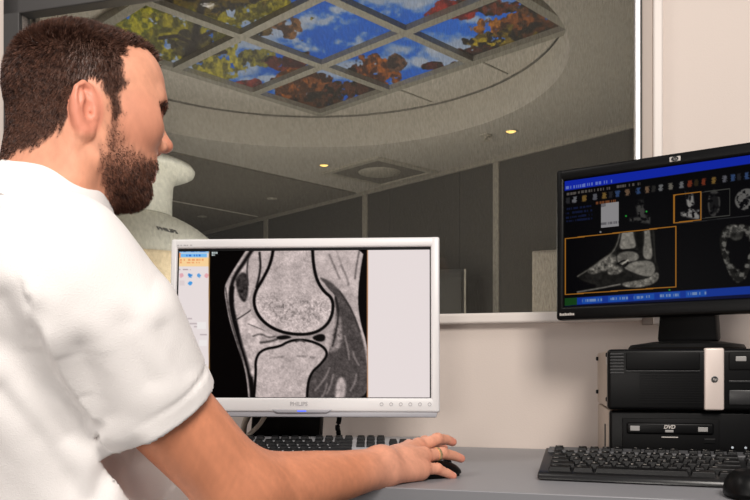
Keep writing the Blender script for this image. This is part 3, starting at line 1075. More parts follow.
# ------------------------------------------------------------------ black monitor with the foot scan
ya = math.radians(-35.0)
hm = thing('computer_monitor', 'black monitor with dark foot scans, standing on the stacked computers', 'monitor', (0, 0, 0), ya)
HW, HH = 0.446, 0.29
hc = Vector((0.5325, 1.42, CZ + 0.241))
PCT = DT + 0.2080
hm.location = (hc.x, hc.y, PCT)
hz2 = hc.z - PCT
hl, hr_, ht, hb = -HW / 2 + 0.0165, HW / 2 - 0.0165, HH / 2 - 0.0225, -HH / 2 + 0.0265
b = B()
b.box(-HW / 2, hl, 0, .03, hz2 - HH / 2, hz2 + HH / 2, .006, 3); b.box(hr_, HW / 2, 0, .03, hz2 - HH / 2, hz2 + HH / 2, .006, 3)
b.box(-HW / 2, HW / 2, .0002, .03, hz2 + ht, hz2 + HH / 2 - .0002, .006, 3); b.box(-HW / 2, HW / 2, .0002, .03, hz2 - HH / 2 + .0002, hz2 + hb, .006, 3)
b.build('bezel', M['black'], hm, 40)
B().box(-HW / 2 + .004, HW / 2 - .004, .026, .055, hz2 - HH / 2 + .004, hz2 + HH / 2 - .004, .014, 3).build('back_shell', M['black_soft'], hm, 40)
lg = B().box(-.0095, .0095, -.0012, .001, hz2 + ht + .0065, hz2 + ht + .0155, .0012).build('badge', M['legend'], hm)
b = B().lathe([(0, -.0004), (.0042, -.0004), (.0042, .0006), (0, .0006)], 24)
o = b.build('badge_disc', M['pc_line'], lg); o.matrix_local = Matrix.Translation((0, -.0014, hz2 + ht + .011)) @ Matrix.Rotation(PI / 2, 4, 'X') @ Matrix.Diagonal((1.5, 1, 1, 1))
text('badge_letters', 'hp', .007, M['legend'], lg, (0, -.0019, hz2 + ht + .0113), (PI / 2, 0, 0), extrude=.0001, shear=.3)
b = B()
for i in range(9):
    b.box(-HW / 2 + .008 + i * .0033, -HW / 2 + .0105 + i * .0033, -.0004, .001, hz2 - HH / 2 + .0085, hz2 - HH / 2 + (.0125 if i % 3 else .0135))
b.build('pale_marking', M['legend'], hm)
b = B().prism([(-.046, .016), (.060, .016), (.052, hz2 - .05), (-.034, hz2 - .05)], .035, 'y', .05, .006)
b.build('stand_neck', M['black_soft'], hm, 40)
B().box(-.05, .05, .04, .075, hz2 - .07, hz2 + .04, .008).build('tilt_joint', M['black_soft'], hm, 40)
b = B().lathe([(0, 0), (.1, 0), (.102, .004), (.098, .01), (.06, .016), (0, .02)], 48, (0, .075, 0))
b.build('stand_base', M['black_soft'], hm, 40)


def foot_screen(x, y):
    sh = x.shape
    c = np.zeros(sh + (3,)) + np.array([6, 6, 9.])
    # row position straightened along the slanted screen: t runs along rows, s down from the top edge
    top = 185 - 0.151 * (x - 564); bot = 307.5 - 0.060 * (x - 565)
    s = (y - top) / (bot - top)

    def put(col, m_):
        nonlocal c
        c = c * (1 - m_[..., None]) + np.array(col, float) * m_[..., None]
    put((20, 46, 190), sst(.053, .045, s))
    put((24, 62, 168), sst(.922, .93, s) * sst(.99, .98, s)); put((26, 74, 30), ((s > .925) & (x < 577)).astype(float))
    put((14, 20, 60), (s > .985).astype(float))
    for k in range(5):
        ax = 582 + k * 26
        m_ = (np.abs(s - .955) < .022) & (x > ax) & (x < ax + 20)
        put((34, 96, 196), m_ * .8)
        put((190, 200, 220), m_ * (vnoise(x * 1.1 + k * 7, y * 0) > .55) * (np.abs(s - .955) < .01) * .6)
    put((150, 170, 230), (np.abs(s - .026) < .012) * (x > 566) * (x < 612) * (vnoise(x * 1.2, y * 0) > .5) * .7)
    put((150, 140, 130), (np.abs(s - .078) < .010) * (x > 566) * (x < 640) * (vnoise(x * 1.1, y * 0 + 5) > .5) * .6)
    cols = [(200, 200, 200), (205, 160, 120), (170, 170, 180), (210, 90, 50), (200, 190, 170), (90, 130, 200), (220, 170, 80)]
    for k in range(22):
        ax = 568 + k * 8.6 + 2 * math.sin(k * 5)
        col = cols[(k * 3 + k // 4) % 7]
        if ax < 582: col = (200, 200, 205)
        yy = .132
        m_ = sst(2.6, 1.6, np.abs(x - ax) + (vnoise(x * 1.3, y * 1.3, k) - .4) * 2.2) * sst(.032, .018, np.abs(s - yy))
        put(col, m_ * (.55 if (k * 7) % 5 else .2))
    put((120, 70, 40), (np.abs(s - .185) < .010) * (x > 596) * (x < 616) * (vnoise(x * 1.3, y * 0 + 9) > .4))
    for r_ in (.20, .235, .27, .30):
        put((24, 34, 70), (np.abs(s - r_) < .008) * (x > 566) * (x < 592) * (vnoise(x * 1.2, y * 0 + r_ * 99) > .4) * .8)
    # white note
    note = (x > 601) & (x < 618.5) & (s > .195) & (s < .385)
    put((160, 158, 160), note.astype(float)); put((110, 108, 112), note * (np.abs(s - .355) < .01) * (vnoise(x * 1.4, y * 0) > .4)); put((120, 118, 122), note * (x < 606) * (s < .22))
    # thumbnails
    for (cx, sx_, sy_, g0, sd) in ((640, 10, .09, 70, 1), (690, 9, .10, 150, 2), (714, 7, .10, 66, 3), (746, 12, .10, 120, 4)):
        ss = (s - .30) / sy_
        xx = (x - cx) / sx_
        if sd in (1, 2):
            d = np.maximum(np.abs(xx - .1 - .2 * ss) - (.35 + .0 * ss), ss - .5)
            d2 = np.abs(ss - .62 - .1 * xx) - (.22 + .12 * xx)
            d2 = np.maximum(d2, np.abs(xx) - 1)
            m_ = np.maximum(sst(.2, -.1, np.maximum(d, -1 - ss)), sst(.15, -.1, d2))
        else:
            rr = np.hypot(xx, ss * .9)
            m_ = sst(1.0, .8, rr) * (.35 + .65 * sst(.55, .75, rr)) if sd == 3 else sst(1.0, .85, np.hypot(xx, ss * 1.2)) * .9
        n = fbm(x, y, 3, 60 + sd, 3)
        put((g0, g0 * .98, g0 * .95), np.clip(m_ * sst(.30, .6, n), 0, 1))

    def box_line(ax, bx, s0, s1, col, wx, ws):
        inn = (x > ax) & (x < bx) & (s > s0) & (s < s1)
        core = (x > ax + wx) & (x < bx - wx) & (s > s0 + ws) & (s < s1 - ws)
        put(col, (inn & ~core).astype(float))
    box_line(673.5, 701.2, .198, .415, (176, 116, 40), 1.1, .008); box_line(701.2, 730, .205, .405, (70, 70, 66), .7, .006)
    box_line(564.5, 676.5, .435, .898, (178, 118, 42), 1.2, .0075)
    put((60, 60, 60), (np.abs(s - .42) < .003) * (x > 676) * .7)
    # large foot scan (coordinates of the picture, scale 3.571)
    X, Y = (x - 550) * 3.571, (y - 170) * 3.571
    g = np.zeros(sh)

    def fill(pts, val, soft=4, tex=.2, ts=9, seed=1):
        nonlocal g
        d = psd(X, Y, pts)
        m_ = sst(soft, -soft, d)
        g = g * (1 - m_) + (val + (fbm(X, Y, ts, seed, 3) - .5) * tex) * m_

    def stroke(pts, w, val, soft=3, amt=1.):
        nonlocal g
        m_ = sst(w / 2 + soft, w / 2 - soft, seg_d(X, Y, smoothpts(pts, False, 2))) * amt
        g = g * (1 - m_) + val * m_
    fill([(246, 188), (376, 180), (374, 300), (392, 360), (386, 398), (340, 420), (260, 416), (180, 424), (98, 440), (98, 432), (180, 414), (120, 400), (98, 384), (98, 372), (150, 340), (216, 296), (240, 250)], .10, 5, .12, 12, 3)
    fill([(262, 188), (292, 186), (300, 240), (310, 276), (280, 282), (246, 284), (254, 240)], .50, 4, .14, 14, 4)
    fill([(334, 184), (352, 182), (360, 250), (368, 318), (340, 320), (330, 300), (338, 250)], .46, 4, .12, 14, 5)
    fill([(302, 190), (322, 188), (332, 240), (326, 300), (312, 280)], .05, 4, .06, 9, 6)
    fill([(244, 296), (290, 288), (318, 300), (316, 322), (276, 330), (250, 340), (238, 318)], .40, 4, .22, 10, 7)
    fill([(276, 336), (310, 324), (366, 324), (378, 352), (366, 382), (326, 378), (288, 362), (262, 350)], .44, 4, .14, 12, 8)
    fill([(200, 306), (232, 300), (240, 322), (226, 352), (186, 362), (150, 374), (130, 362), (160, 340)], .38, 5, .62, 11, 9)
    fill([(228, 336), (262, 346), (258, 368), (216, 376), (200, 366)], .34, 5, .5, 10, 10)
    stroke([(98, 380), (134, 358), (190, 322), (236, 284), (256, 200)], 4, .42, 3, .8)
    stroke([(98, 436), (180, 422), (250, 408)], 5, .46, 3, .9)
    fill([(252, 404), (300, 396), (352, 388), (380, 362), (392, 376), (378, 404), (330, 420), (270, 420)], .42, 4, .46, 9, 11)
    stroke([(366, 186), (372, 260), (376, 330)], 5, .16, 3, .9)
    stroke([(244, 334), (262, 322), (282, 330), (268, 344)], 5, .02, 3)
    stroke([(240, 290), (280, 284), (314, 290)], 5, .03, 3)
    stroke([(258, 336), (278, 322)], 5, .7, 3)
    box = (x > 566) & (x < 675) & (s > .445) & (s < .89)
    g = np.clip(g * 1.3 * (.8 + .4 * fbm(x, y, 2.4, 71, 2)), 0, 1) * box
    c = np.maximum(c, g[..., None] * np.array([222, 214, 200.]))
    # scan cut across the foot, at the right
    xx, yy = (x - 738.5) / 17, (y - 250) / 27
    rr = np.hypot(xx, yy) * (1 + .12 * np.sin(3 * np.arctan2(yy, xx)))
    n = fbm(x, y, 4.5, 88, 4)
    ring = sst(.62, .80, rr + (n - .5) * .3) * sst(1.12, 1.0, rr)
    topb = sst(1., .7, np.hypot((x - 736) / 9, (y - 233) / 9))
    g2 = np.clip(ring * (.25 + .75 * sst(.4, .7, n)) * .55 + topb * .5 * n, 0, 1)
    c = np.maximum(c, g2[..., None] * np.array([200, 196, 186.]))
    put((150, 150, 150), sst(1.4, .5, np.hypot(x - 600.5, y - 232)))
    for q in ((626, 216), (646.5, 211.5), (669.5, 290)):
        put((40, 170, 60), sst(1.3, .5, np.hypot(x - q[0], y - q[1])))
    return c


M['screen_foot'] = attr_mat('foot_scan_screen', 0.3, emission=0.62, base=0.0, spec=0.03)
Wm = Matrix.Translation(hm.location) @ Matrix.Rotation(ya, 4, 'Z')
ys = 0.004
sc = [Wm @ Vector(q) for q in ((hl, ys, hz2 + ht), (hr_, ys, hz2 + ht), (hl, ys, hz2 + hb))]
painted_grid('screen', sc[0], sc[1], sc[2], 460, 300, foot_screen, M['screen_foot'], hm, Wm.inverted())

# ------------------------------------------------------------------ the two desktop computers
py_ = math.radians(-12.0)
px0 = Vector((0.3865, 1.329, 0))
PW, PH, PD = 0.338, 0.1005, 0.33
pu = Vector((math.cos(py_), math.sin(py_), 0)); pn = Vector((-math.sin(py_), math.cos(py_), 0))
R90 = Matrix.Rotation(PI / 2, 4, 'X')


def front(o, x, y, z):
    o.matrix_local = Matrix.Translation((x, y, z)) @ R90
    return o


pc1 = thing('desktop_computer', 'black computer with silver stripe, the upper of the two stacked units', 'computer', px0 + Vector((0, 0, DT + .106)), py_, 'stacked desktop computers')
B().box(0.004, PW - .004, 0.022, PD, 0, PH, .003).build('case', M['pc_side'], pc1, 40)
b = B().box(0, PW, 0, 0.024, 0, PH, .006, 3)
for k in range(14):
    b.box(.050, .148, -.0012, .001, .012 + k * .0040, .0135 + k * .0040)
b.build('front_panel', M['black'], pc1, 40)
b = B()
for k in range(7):
    b.box(.004, .026, -.0014, .001, .060 + k * .0052, .0625 + k * .0052, .0004)
b.build('vent_grille', M['pc_line'], pc1)
B().box(.029, .144, -.0025, .001, .066, .0945, .002).build('drive_bay', M['black_soft'], pc1, 40)
B().box(.029, .144, -.0032, .001, .0635, .0650, .0003).build('drive_bay_line', M['pc_line'], pc1)
st_ = B().box(.1505, .1805, -.005, .01, .001, PH + .0012, .003, 3).build('silver_stripe', M['pc_silver'], pc1, 40)
front(B().lathe([(0, .0012), (.0046, .0012), (.0056, .0002), (.0056, -.001), (0, -.001)], 28).build('badge_ring', M['badge'], st_, 40), .1655, -.0052, .051)
front(B().lathe([(0, .0018), (.0046, .0014), (.0046, 0), (0, 0)], 28).build('badge_disc', M['pc_line'], st_), .1655, -.0053, .051)
text('badge_letters', 'hp', .0068, M['legend'], st_, (.1655, -.0073, .0512), (PI / 2, 0, 0), extrude=.0001, shear=.3)
B().box(.188, PW - .008, -.002, .001, .066, .0945, .002).build('card_reader', M['black_soft'], pc1, 40)
B().box(.198, .214, -.003, .001, .080, .088, .001).build('slot', M['badge'], pc1)
B().box(.188, PW - .008, -.002, .001, .046, .049, .0006).build('panel_line', M['pc_line'], pc1)
B().box(.188, PW - .008, -.002, .001, .010, .034, .002).build('lower_bay', M['pc_line'], pc1, 40)
for (yy, z) in ((.035, .088), (.30, .085), (.036, .012), (.30, .018)):
    B().box(-.0005, .006, yy, yy + .010, z, z + .008, .002).build('rubber_foot', M['black'], pc1)
B().box(.0025, .005, .055, .075, .075, .09, .0008).build('side_label', M['legend'], pc1)
pc2_ = thing('desktop_computer', 'black computer with disc drive, the lower of the two stacked units', 'computer', px0 + pu * .004 + pn * .012 + Vector((0, 0, DT)), py_, 'stacked desktop computers')
PH2 = .104
B().box(0.001, PW - .004, 0.020, PD - .012, .004, PH2 - .001, .003).build('case', M['pc_side'], pc2_, 40)
B().box(0, PW, 0, 0.022, .004, PH2, .005, 3).build('front_panel', M['black'], pc2_, 40)
dv = B().box(.020, .172, -.003, .001, .034, .092, .002).build('drive_bay', M['black_soft'], pc2_, 40)
B().box(.027, .163, -.006, .0, .066, .085, .0035, 3).build('disc_tray', M['black'], dv, 40)
front(B().box(-.0075, .0075, -.004, .004, -.0005, .0005, .0004).build('disc_badge', M['badge'], dv), .040, -.0062, .0755)
text('disc_lettering', 'DVD', .0085, M['legend'], dv, (.094, -.0063, .0782), (PI / 2, 0, 0), extrude=.0002, shear=.2, bold=.0003)
front(B().box(-.0065, .0065, -.002, .002, -.0005, .0005, .0004).build('disc_badge', M['badge'], dv), .094, -.0062, .0715)
front(B().box(-.0075, .0075, -.0036, .0036, -.0005, .0005, .0004).build('disc_badge', M['badge'], dv), .146, -.0062, .0750)
B().box(.082, .108, -.0045, .0, .0605, .0622, .0005).build('tray_line', M['legend'], dv)
B().box(.148, .166, -.004, .0, .052, .060, .001).build('eject_button', M['black'], dv)
for xx in (.192, .212):
    front(B().lathe([(0, .001), (.002, .0005), (.002, 0), (0, 0)], 12).build('indicator_light', M['led_white'], pc2_), xx, -.0005, .046)
for (xx, yy) in ((.01, .03), (.31, .03), (.01, .29), (.31, .29)):
    B().box(xx, xx + .02, yy, yy + .02, 0, .005, .001).build('rubber_foot', M['black'], pc2_)
B().box(-.0012, .002, .10, .108, .02, .075, .0006).build('side_slot', M['pc_line'], pc2_)

# ------------------------------------------------------------------ keyboards
KP = 0.019


def key_layout():
    ks = []

    def row(y, items, x=0.0, h=1.0):
        for it in items:
            if isinstance(it, tuple):
                w, lab = it
                ks.append((x, y, w, h, lab)); x += w
            else:
                x += it
    one = lambda s: [(1, c) for c in s.split()]
    row(5.25, [(1, 'Esc'), 1] + one('F1 F2 F3 F4') + [.5] + one('F5 F6 F7 F8') + [.5] + one('F9 F10 F11 F12') + [.25] + one('Prt Scr Brk'))
    row(4, one('` 1 2 3 4 5 6 7 8 9 0 - =') + [(2, '<')] + [.25] + one('Ins Hom Up') + [.25] + one('Num / * -'))
    row(3, [(1.5, 'Tab')] + one('Q W E R T Y U I O P [ ]') + [(1.5, '#')] + [.25] + one('Del End Dn') + [.25] + one('7 8 9'))
    row(2, [(1.75, 'Caps')] + one("A S D F G H J K L ; '") + [(2.25, 'Ent')] + [3.5] + one('4 5 6'))
    row(1, [(2.25, 'Shift')] + one('Z X C V B N M , . /') + [(2.75, 'Shift')] + [1.25, (1, '^'), 1.25] + one('1 2 3'))
    row(0, [(2, 'Ctrl'), (1.75, 'Alt'), (7.25, ''), (2, 'Alt'), (2, 'Ctrl')] + [.25] + one('< v >') + [.25] + [(2, '0'), (1, '.')])
    ks.append((21.5, 2, 1, 2, '+')); ks.append((21.5, 0, 1, 2, 'E'))
    return ks[:100]


def keyboard(label, loc, rz, mats, w, d, zf, zb, legend, y0, key_h=.0075, pitch_y=.0182):
    body_m, key_m, rim_m = mats
    kb = thing('keyboard', label, 'keyboard', loc, rz, 'computer keyboards on the desk')
    x0 = (w - 22.5 * KP) / 2
    sl_ = math.atan2(zb - zf, d - .02)
    pts = [(0, .0015), (.004, zf * .75), (.014, zf), (d - .012, zb), (d - .002, zb - .003), (d, zb - .010), (d - .004, .012), (d - .03, .0)]
    b = B(); b.prism([(y, z) for y, z in pts], w, 'x', 0, .003)
    b.build('body', body_m, kb, 40)
    if rim_m:
        B().prism([(y0 + 5.0 * pitch_y, zb - .006), (d - .006, zb - .002), (d - .007, zb + .0016), (y0 + 5.0 * pitch_y, zb - .0022)], w - .012, 'x', .006, .0006).build('top_strip', rim_m, kb)
    # key caps
    cache = {}
    for (kx, ky, kw, kh, lab) in key_layout():
        key = (kw, kh, lab if legend else '')
        if key not in cache:
            bb = B()
            W_, H_ = kw * KP - .0022, kh * pitch_y - .0022
            lo = [(-W_ / 2, -H_ / 2), (W_ / 2, -H_ / 2), (W_ / 2, H_ / 2), (-W_ / 2, H_ / 2)]
            t = .0024
            hi = [(-W_ / 2 + t, -H_ / 2 + t * 1.1), (W_ / 2 - t, -H_ / 2 + t * 1.1), (W_ / 2 - t, H_ / 2 - t * .5), (-W_ / 2 + t, H_ / 2 - t * .5)]
            va = [bb.bm.verts.new((x, y, 0)) for x, y in lo]; vb = [bb.bm.verts.new((x, y, key_h)) for x, y in hi]
            bb.bm.faces.new(vb)
            for i in range(4):
                bb.bm.faces.new((va[i], va[(i + 1) % 4], vb[(i + 1) % 4], vb[i]))
            es = [e for e in bb.bm.edges if not any(v in va for v in e.verts) or all((v in va) != (v in vb) for v in [e.verts[0]]) and (e.verts[0] in va) != (e.verts[1] in va)]
            bmesh.ops.bevel(bb.bm, geom=es, offset=.0007, segments=2, profile=.5, affect='EDGES')
            me = bpy.data.meshes.new('key'); 
            if legend and lab:
                tm = text_data(lab, .0062 if len(lab) == 1 else .0036, .00005)
                old = set(bb.bm.faces)
                bb.bm.from_mesh(tm)
                fs = [f for f in bb.bm.faces if f not in old]
                for v in {v for f in fs for v in f.verts}:
                    v.co = Vector((v.co.x - (W_ / 2 - .0065) * .75, v.co.y + H_ * .16, key_h + .0002 + v.co.z))
                for f in fs: f.material_index = 1
                bpy.data.meshes.remove(tm)
            bb.bm.to_mesh(me); bb.bm.free()
            me.materials.append(key_m); me.materials.append(M['legend'])
            cache[key] = me
        o = link(bpy.data.objects.new('key', cache[key]), kb)
        yy = y0 + (ky + kh / 2) * pitch_y
        zz_ = zf + (yy - .014) * (zb - zf) / (d - .026) - .0012
        o.location = (x0 + (kx + kw / 2) * KP, yy, zz_); o.rotation_euler = (sl_, 0, 0)
    return kb


hk = keyboard('black keyboard in front of the stacked computers', Vector((.2523, 1.246, DT)), math.radians(-18.5), (M['black_sheen'], M['key_black'], M['strip_grey']), .455, .130, .0140, .0405, True, .012, .0075, .0168)
pk = keyboard("silver keyboard with black keys under the white monitor, partly behind the man's forearm", Vector((-.338, 1.425, DT)), math.radians(-0.5), (M['kb_silver'], M['key_dark'], None), .449, .153, .014, .0425, False, .018)

# ------------------------------------------------------------------ mice


def mouse(label, c, rz, s=1.0, h=.034):
    t = thing('computer_mouse', label, 'mouse', (c.x, c.y, DT), rz, 'black computer mice')
    prof = []
    nu, nv = 28, 12
    vs, fs = [], []
    for j in range(nv + 1):
        a = j / nv * PI / 2
        for i in range(nu):
            th = 2 * PI * i / nu
            ex = .85
            cx, cy = math.copysign(abs(math.cos(th)) ** ex, math.cos(th)), math.copysign(abs(math.sin(th)) ** ex, math.sin(th))
            r = math.cos(a) ** .62
            x = .052 * s * cx * r; y = (.030 - .003 * cx) * s * cy * r
            z = .004 + (h - .004) * math.sin(a) * (1 - .22 * cx * r - .12 * (cx * r) ** 2)
            vs.append((x, y, z))
    for j in range(nv):
        for i in range(nu):
            k = (i + 1) % nu
            fs.append((j * nu + i, j * nu + k, (j + 1) * nu + k, (j + 1) * nu + i))
    fs.append(tuple(range(nu))[::-1])
    raw('shell', vs, fs, M['black'], t, True)
    B().prism([(.95 * .052 * s * math.cos(2 * PI * i / 28), .92 * .03 * s * math.sin(2 * PI * i / 28)) for i in range(28)], .005, 'z', 0).build('foot', M['black_matt'], t)
    wh = B().lathe([(0, -.003), (.008, -.003), (.0088, 0), (.008, .003), (0, .003)], 20)
    o = wh.build('scroll_wheel', M['pc_line'], t, 40); o.matrix_local = Matrix.Translation((.026 * s, 0, h * .72)) @ Matrix.Rotation(PI / 2, 4, 'X')
    return t


m1_ = mouse("black computer mouse under the man's hand", Vector((.098, 1.292)), math.radians(38), .95, .027)
m2_ = mouse('black computer mouse at the right edge in front of the black keyboard', Vector((.505, 1.088)), math.radians(74), .98, .038)

# ------------------------------------------------------------------ cables under the white monitor


def cable(name, label, pts, r, m, group=None):
    p = [Vector(q) for q in pts]
    for _ in range(2):
        q = [p[0]]
        for a, c in zip(p, p[1:]):
            q += [a * .75 + c * .25, a * .25 + c * .75]
        p = q + [p[-1]]
    o = B().tube(p, r, 10).build(name, m, None, 180)
    return tag(o, label, 'cable', group)


cable('power_cable', "thick black cable looping down to the right of the white monitor's dark stand", [P(337, 380, 1.64), P(336, 405, 1.65), P(340, 418, 1.66), P(337, 427, 1.66), P(339, 434, 1.64), desk_pt(338, 449) + Vector((0, .02, .006)), desk_pt(331, 447) + Vector((0, .02, .006))], .0052, M['black_soft'], None)
cable('video_cable', "beige cable slanting down behind the man's forearm under the white monitor", [P(272, 404, 1.57), P(266, 415, 1.572), P(258, 427, 1.572), P(246, 437, 1.575), desk_pt(228, 452) + Vector((0, .0, .006))], .0045, M['cable_beige'], None)
cable('mains_cable', 'pale beige cable hanging at the left end below the white monitor', [P(252, 395, 1.62), P(250, 412, 1.63), P(244, 424, 1.62), P(243, 436, 1.62), desk_pt(236, 450) + Vector((0, .02, .008))], .0065, M['cable_beige'], None)
B().box(-.011, .011, -.012, .012, 0, .03, .003).build('plug', M['cable_beige'], o, 40, P(246, 424, 1.62))

# ------------------------------------------------------------------ the man
HD = 0.98
HC = P(84, 115, HD)                            # between the ears
hyaw, hpitch = math.radians(31.0), math.radians(2.0)
Rh = (Matrix.Rotation(hyaw, 3, 'Z') @ Matrix.Rotation(hpitch, 3, 'Y'))
RH = np.array(Rh)
hcn = np.array(HC)


def hw(x, y, z):
    return hcn + RH @ np.array([x, y, z])


S_R = np.array(P(60, 266, .83)); S_L = np.array((-.487, 1.15, CZ + .112))
EL_R = np.array(P(238, 488, .985)); UA_R = np.array(P(166, 411, .915)); WR_R = np.array(P(381, 467, 1.195))
NB = np.array(P(43, 228, .972))
Fd = np.array((math.cos(math.radians(27)), math.sin(math.radians(27)), 0)); Ld = np.array((-Fd[1], Fd[0], 0)); Zd = np.array((0, 0, 1.))
RT_ = np.stack([Fd, Ld, Zd], 1)
fb = Field((-.66, .70, .62), (.175, 1.44, 1.36), .0032, (((-.47, -.235), (.02, .16)), ((.87, 1.09), (1.20, 1.39)), ((1.09, 1.345), (.735, .835))), .0015)
# cranium and face
FO, FN = (-.125, -.10, -.0755, -.042, 0, .0155), (-.105, -.0865, -.0605, -.0215, .0105, .028)


def hf(x, y, z):                                # facial landmarks at their measured heights
    return hw(x - .002, y, float(np.interp(z, FO, FN)))


fb.ell(hw(-.002, 0, .026), (.0885, .0750, .0805), RH, .01)
fb.ell(hw(.034, 0, -.020), (.053, .056, .080), RH, .03)
fb.ell(hw(.050, 0, .048), (.0395, .057, .046), RH, .03)
for s in (-1, 1):
    fb.chain([hf(.057, s * .012, -.098), hw(.035, s * .038, -.073), hw(.008, s * .053, -.062), hw(-.002, s * .060, -.01)], (.017, .016, .017, .014), .022)
    fb.ell(hf(.056, s * .037, -.024), (.029, .022, .024), RH, .03)
fb.ell(hf(.040, 0, -.072), (.044, .042, .034), RH, .02)
fb.ell(hf(.0635, 0, -.098), (.0155, .020, .015), RH, .016)
fb.ell(hf(.070, 0, -.070), (.017, .028, .022), RH, .015)
fb.chain([hf(.078, -.040, .016), hf(.0885, -.014, .0155), hf(.0885, .014, .0155), hf(.078, .040, .016)], (.008, .008, .008, .008), .014)
for s in (-1, 1):
    fb.ell(hf(.092, s * .032, -.005), (.015, .017, .0105), RH, .012, 'sub')
    fb.ell(hf(.0735, s * .031, -.006), (.0135, .0145, .0125), RH, .003)
    fb.ell(hf(.0905, s * .033, -.0065), (.006, .0125, .0022), RH, .003, 'sub')
fb.chain([hf(.0855, 0, .006), hf(.0925, 0, -.012), hf(.1015, 0, -.036)], (.0065, .0068, .0085), .008)
fb.ell(hf(.1015, 0, -.041), (.0112, .0105, .0085), RH, .006)
for s in (-1, 1):
    fb.ell(hf(.0915, s * .0125, -.0455), (.0105, .0065, .0075), RH, .006)
    fb.ell(hf(.0935, s * .0065, -.0525), (.006, .0035, .003), RH, .002, 'sub')
fb.chain([hf(.077, -.022, -.0745), hf(.0855, -.007, -.0695), hf(.0865, 0, -.0705), hf(.0855, .007, -.0695), hf(.077, .022, -.0745)], (.003, .0045, .0045, .0045, .003), .005)
fb.chain([hf(.077, -.021, -.0765), hf(.0840, -.008, -.0825), hf(.0845, .008, -.0825), hf(.077, .021, -.0765)], (.003, .0052, .0052, .003), .005)
fb.chain([hf(.078, -.022, -.0755), hf(.092, 0, -.0755), hf(.078, .022, -.0755)], (.0011, .0014, .0011), .002, 'sub')
fb.ell(hf(.081, 0, -.0905), (.007, .014, .004), RH, .008, 'sub')
# ears
for s in (-1, 1):
    def E(x, z, o=0.0):
        return hw(x * .68 - .007, s * (.0725 + .012 * (-(x - .006) / .034) + o), z * .86 - .0205)
    fb.ell(E(-.010, .008, -.006), (.0135, .0045, .026), RH @ np.array(Matrix.Rotation(math.radians(-8), 3, 'Y')) @ np.array(Matrix.Rotation(s * math.radians(-18) * -1, 3, 'Z')), .006)
    fb.chain([E(.004, .010), E(.004, .024), E(-.003, .034), E(-.014, .037), E(-.024, .028), E(-.027, .012), E(-.024, -.004), E(-.017, -.017), E(-.009, -.025), E(-.002, -.025), E(.003, -.015)],
             (.0026, .0034, .0037, .0038, .0038, .0036, .0034, .0036, .0054, .0054, .0034), .0025)
    fb.chain([E(-.018, .024, .001), E(-.016, .010, .002), E(-.013, -.006, .001), E(-.006, -.013, 0)], (.0024, .0028, .0028, .0026), .0025)
    fb.chain([E(.005, .004, .002), E(.005, -.004, .002)], (.0036, .0036), .003)
    fb.ell(E(-.006, .002, .006), (.0085, .0085, .0135), RH, .0025, 'sub')
    fb.ell(E(-.0005, .0, -.004), (.0040, .014, .0052), RH, .002, 'sub')
    fb.chain([E(-.0215, .004, .0045), E(-.0215, .018, .0045), E(-.0185, .027, .0045), E(-.011, .0305, .0045), E(-.004, .025, .0045)], (.0024, .0030, .0033, .0033, .0026), .0018, 'sub')
# neck
fb.chain([hw(-.030, 0, -.035), hw(-.036, 0, -.085), NB, NB - np.array((.02, 0, .06))], (.056, .056, .060, .064), .018)
fb.chain([hw(.012, 0, -.080), hw(-.010, 0, -.118)], (.034, .040), .025)
fb.ell(hw(.012, 0, -.124), (.011, .012, .014), RH, .012)
fb.chain([hw(-.022, -.058, -.02), hw(-.016, -.050, -.09), NB + Fd * .03 - Ld * .025], (.012, .014, .016), .03)
# trunk core that carries the limbs (inside the shirt)
fb.ell(NB + np.array((-.0, 0, -.16)), (.085, .135, .14), RT_, .03)
fb.ell(NB + np.array((-.03, 0, -.36)), (.09, .125, .2), RT_, .03)
for s_, S in ((1, S_R), (-1, S_L)):
    fb.cap(NB + np.array((0, 0, -.05)), S, .05, .052, .03)
# right arm
fa1 = EL_R * .70 + WR_R * .30 + np.array((0, 0, -.006)); fa2 = EL_R * .3 + WR_R * .7 + np.array((0, 0, -.004))
fb.chain([S_R, UA_R, UA_R * .35 + EL_R * .65, EL_R], (.053, .0525, .0495, .0460), .01)
fb.chain([EL_R, EL_R * .85 + fa1 * .15, fa1, (fa1 + fa2) / 2, fa2, WR_R], (.0460, .0465, .0445, .0402, .0350, .0285), .03)
# wrist (oval, rolled) and hand
up = np.array((0, 0, 1.))
fb.cap(WR_R + up * .006, WR_R - up * .006, .0255, .0250, .015)
K = {}
K['i'] = [P(409, 449, 1.315), P(425, 442, 1.345), P(437, 443, 1.365), P(444, 448, 1.375)]
K['m'] = [P(418, 447.5, 1.285), P(437, 439.5, 1.315), P(446, 439.5, 1.33), P(452.5, 442, 1.338)]
K['r'] = [P(424, 456.5, 1.262), P(442, 453.5, 1.288), P(453, 455.5, 1.303), P(461, 458.5, 1.313)]
K['p'] = [P(422, 468, 1.240), P(437, 469, 1.256), P(446, 472.5, 1.266), P(453, 476, 1.273)]
K['t'] = [P(392, 458, 1.262), P(402, 459, 1.315), P(416, 461, 1.345), P(427, 465, 1.36)]
RR = {'i': (.0115, .0092, .0082, .0068), 'm': (.0120, .0096, .0086, .0072), 'r': (.0118, .0092, .0083, .0070), 'p': (.0112, .0082, .0074, .0062), 't': (.016, .0115, .0098, .0078)}
fb.caps([(WR_R + (np.array(K[q][0]) - WR_R) * .10, np.array(K[q][0]), .0205, .0125) for q in 'imrp'], .012)
fb.ell(WR_R * .42 + .29 * (np.array(K['m'][0]) + np.array(K['p'][0])), (.044, .019, .022), np.array(Matrix.Rotation(math.radians(40), 3, 'Z')), .012)
fb.cap(WR_R + np.array((.012, 0, -.006)), np.array(K['p'][0]) + np.array((-.004, 0, -.005)), .0185, .0145, .012)
fb.cap(WR_R + np.array((.0, .012, .006)), np.array(K['t'][0]), .018, .0165, .014)
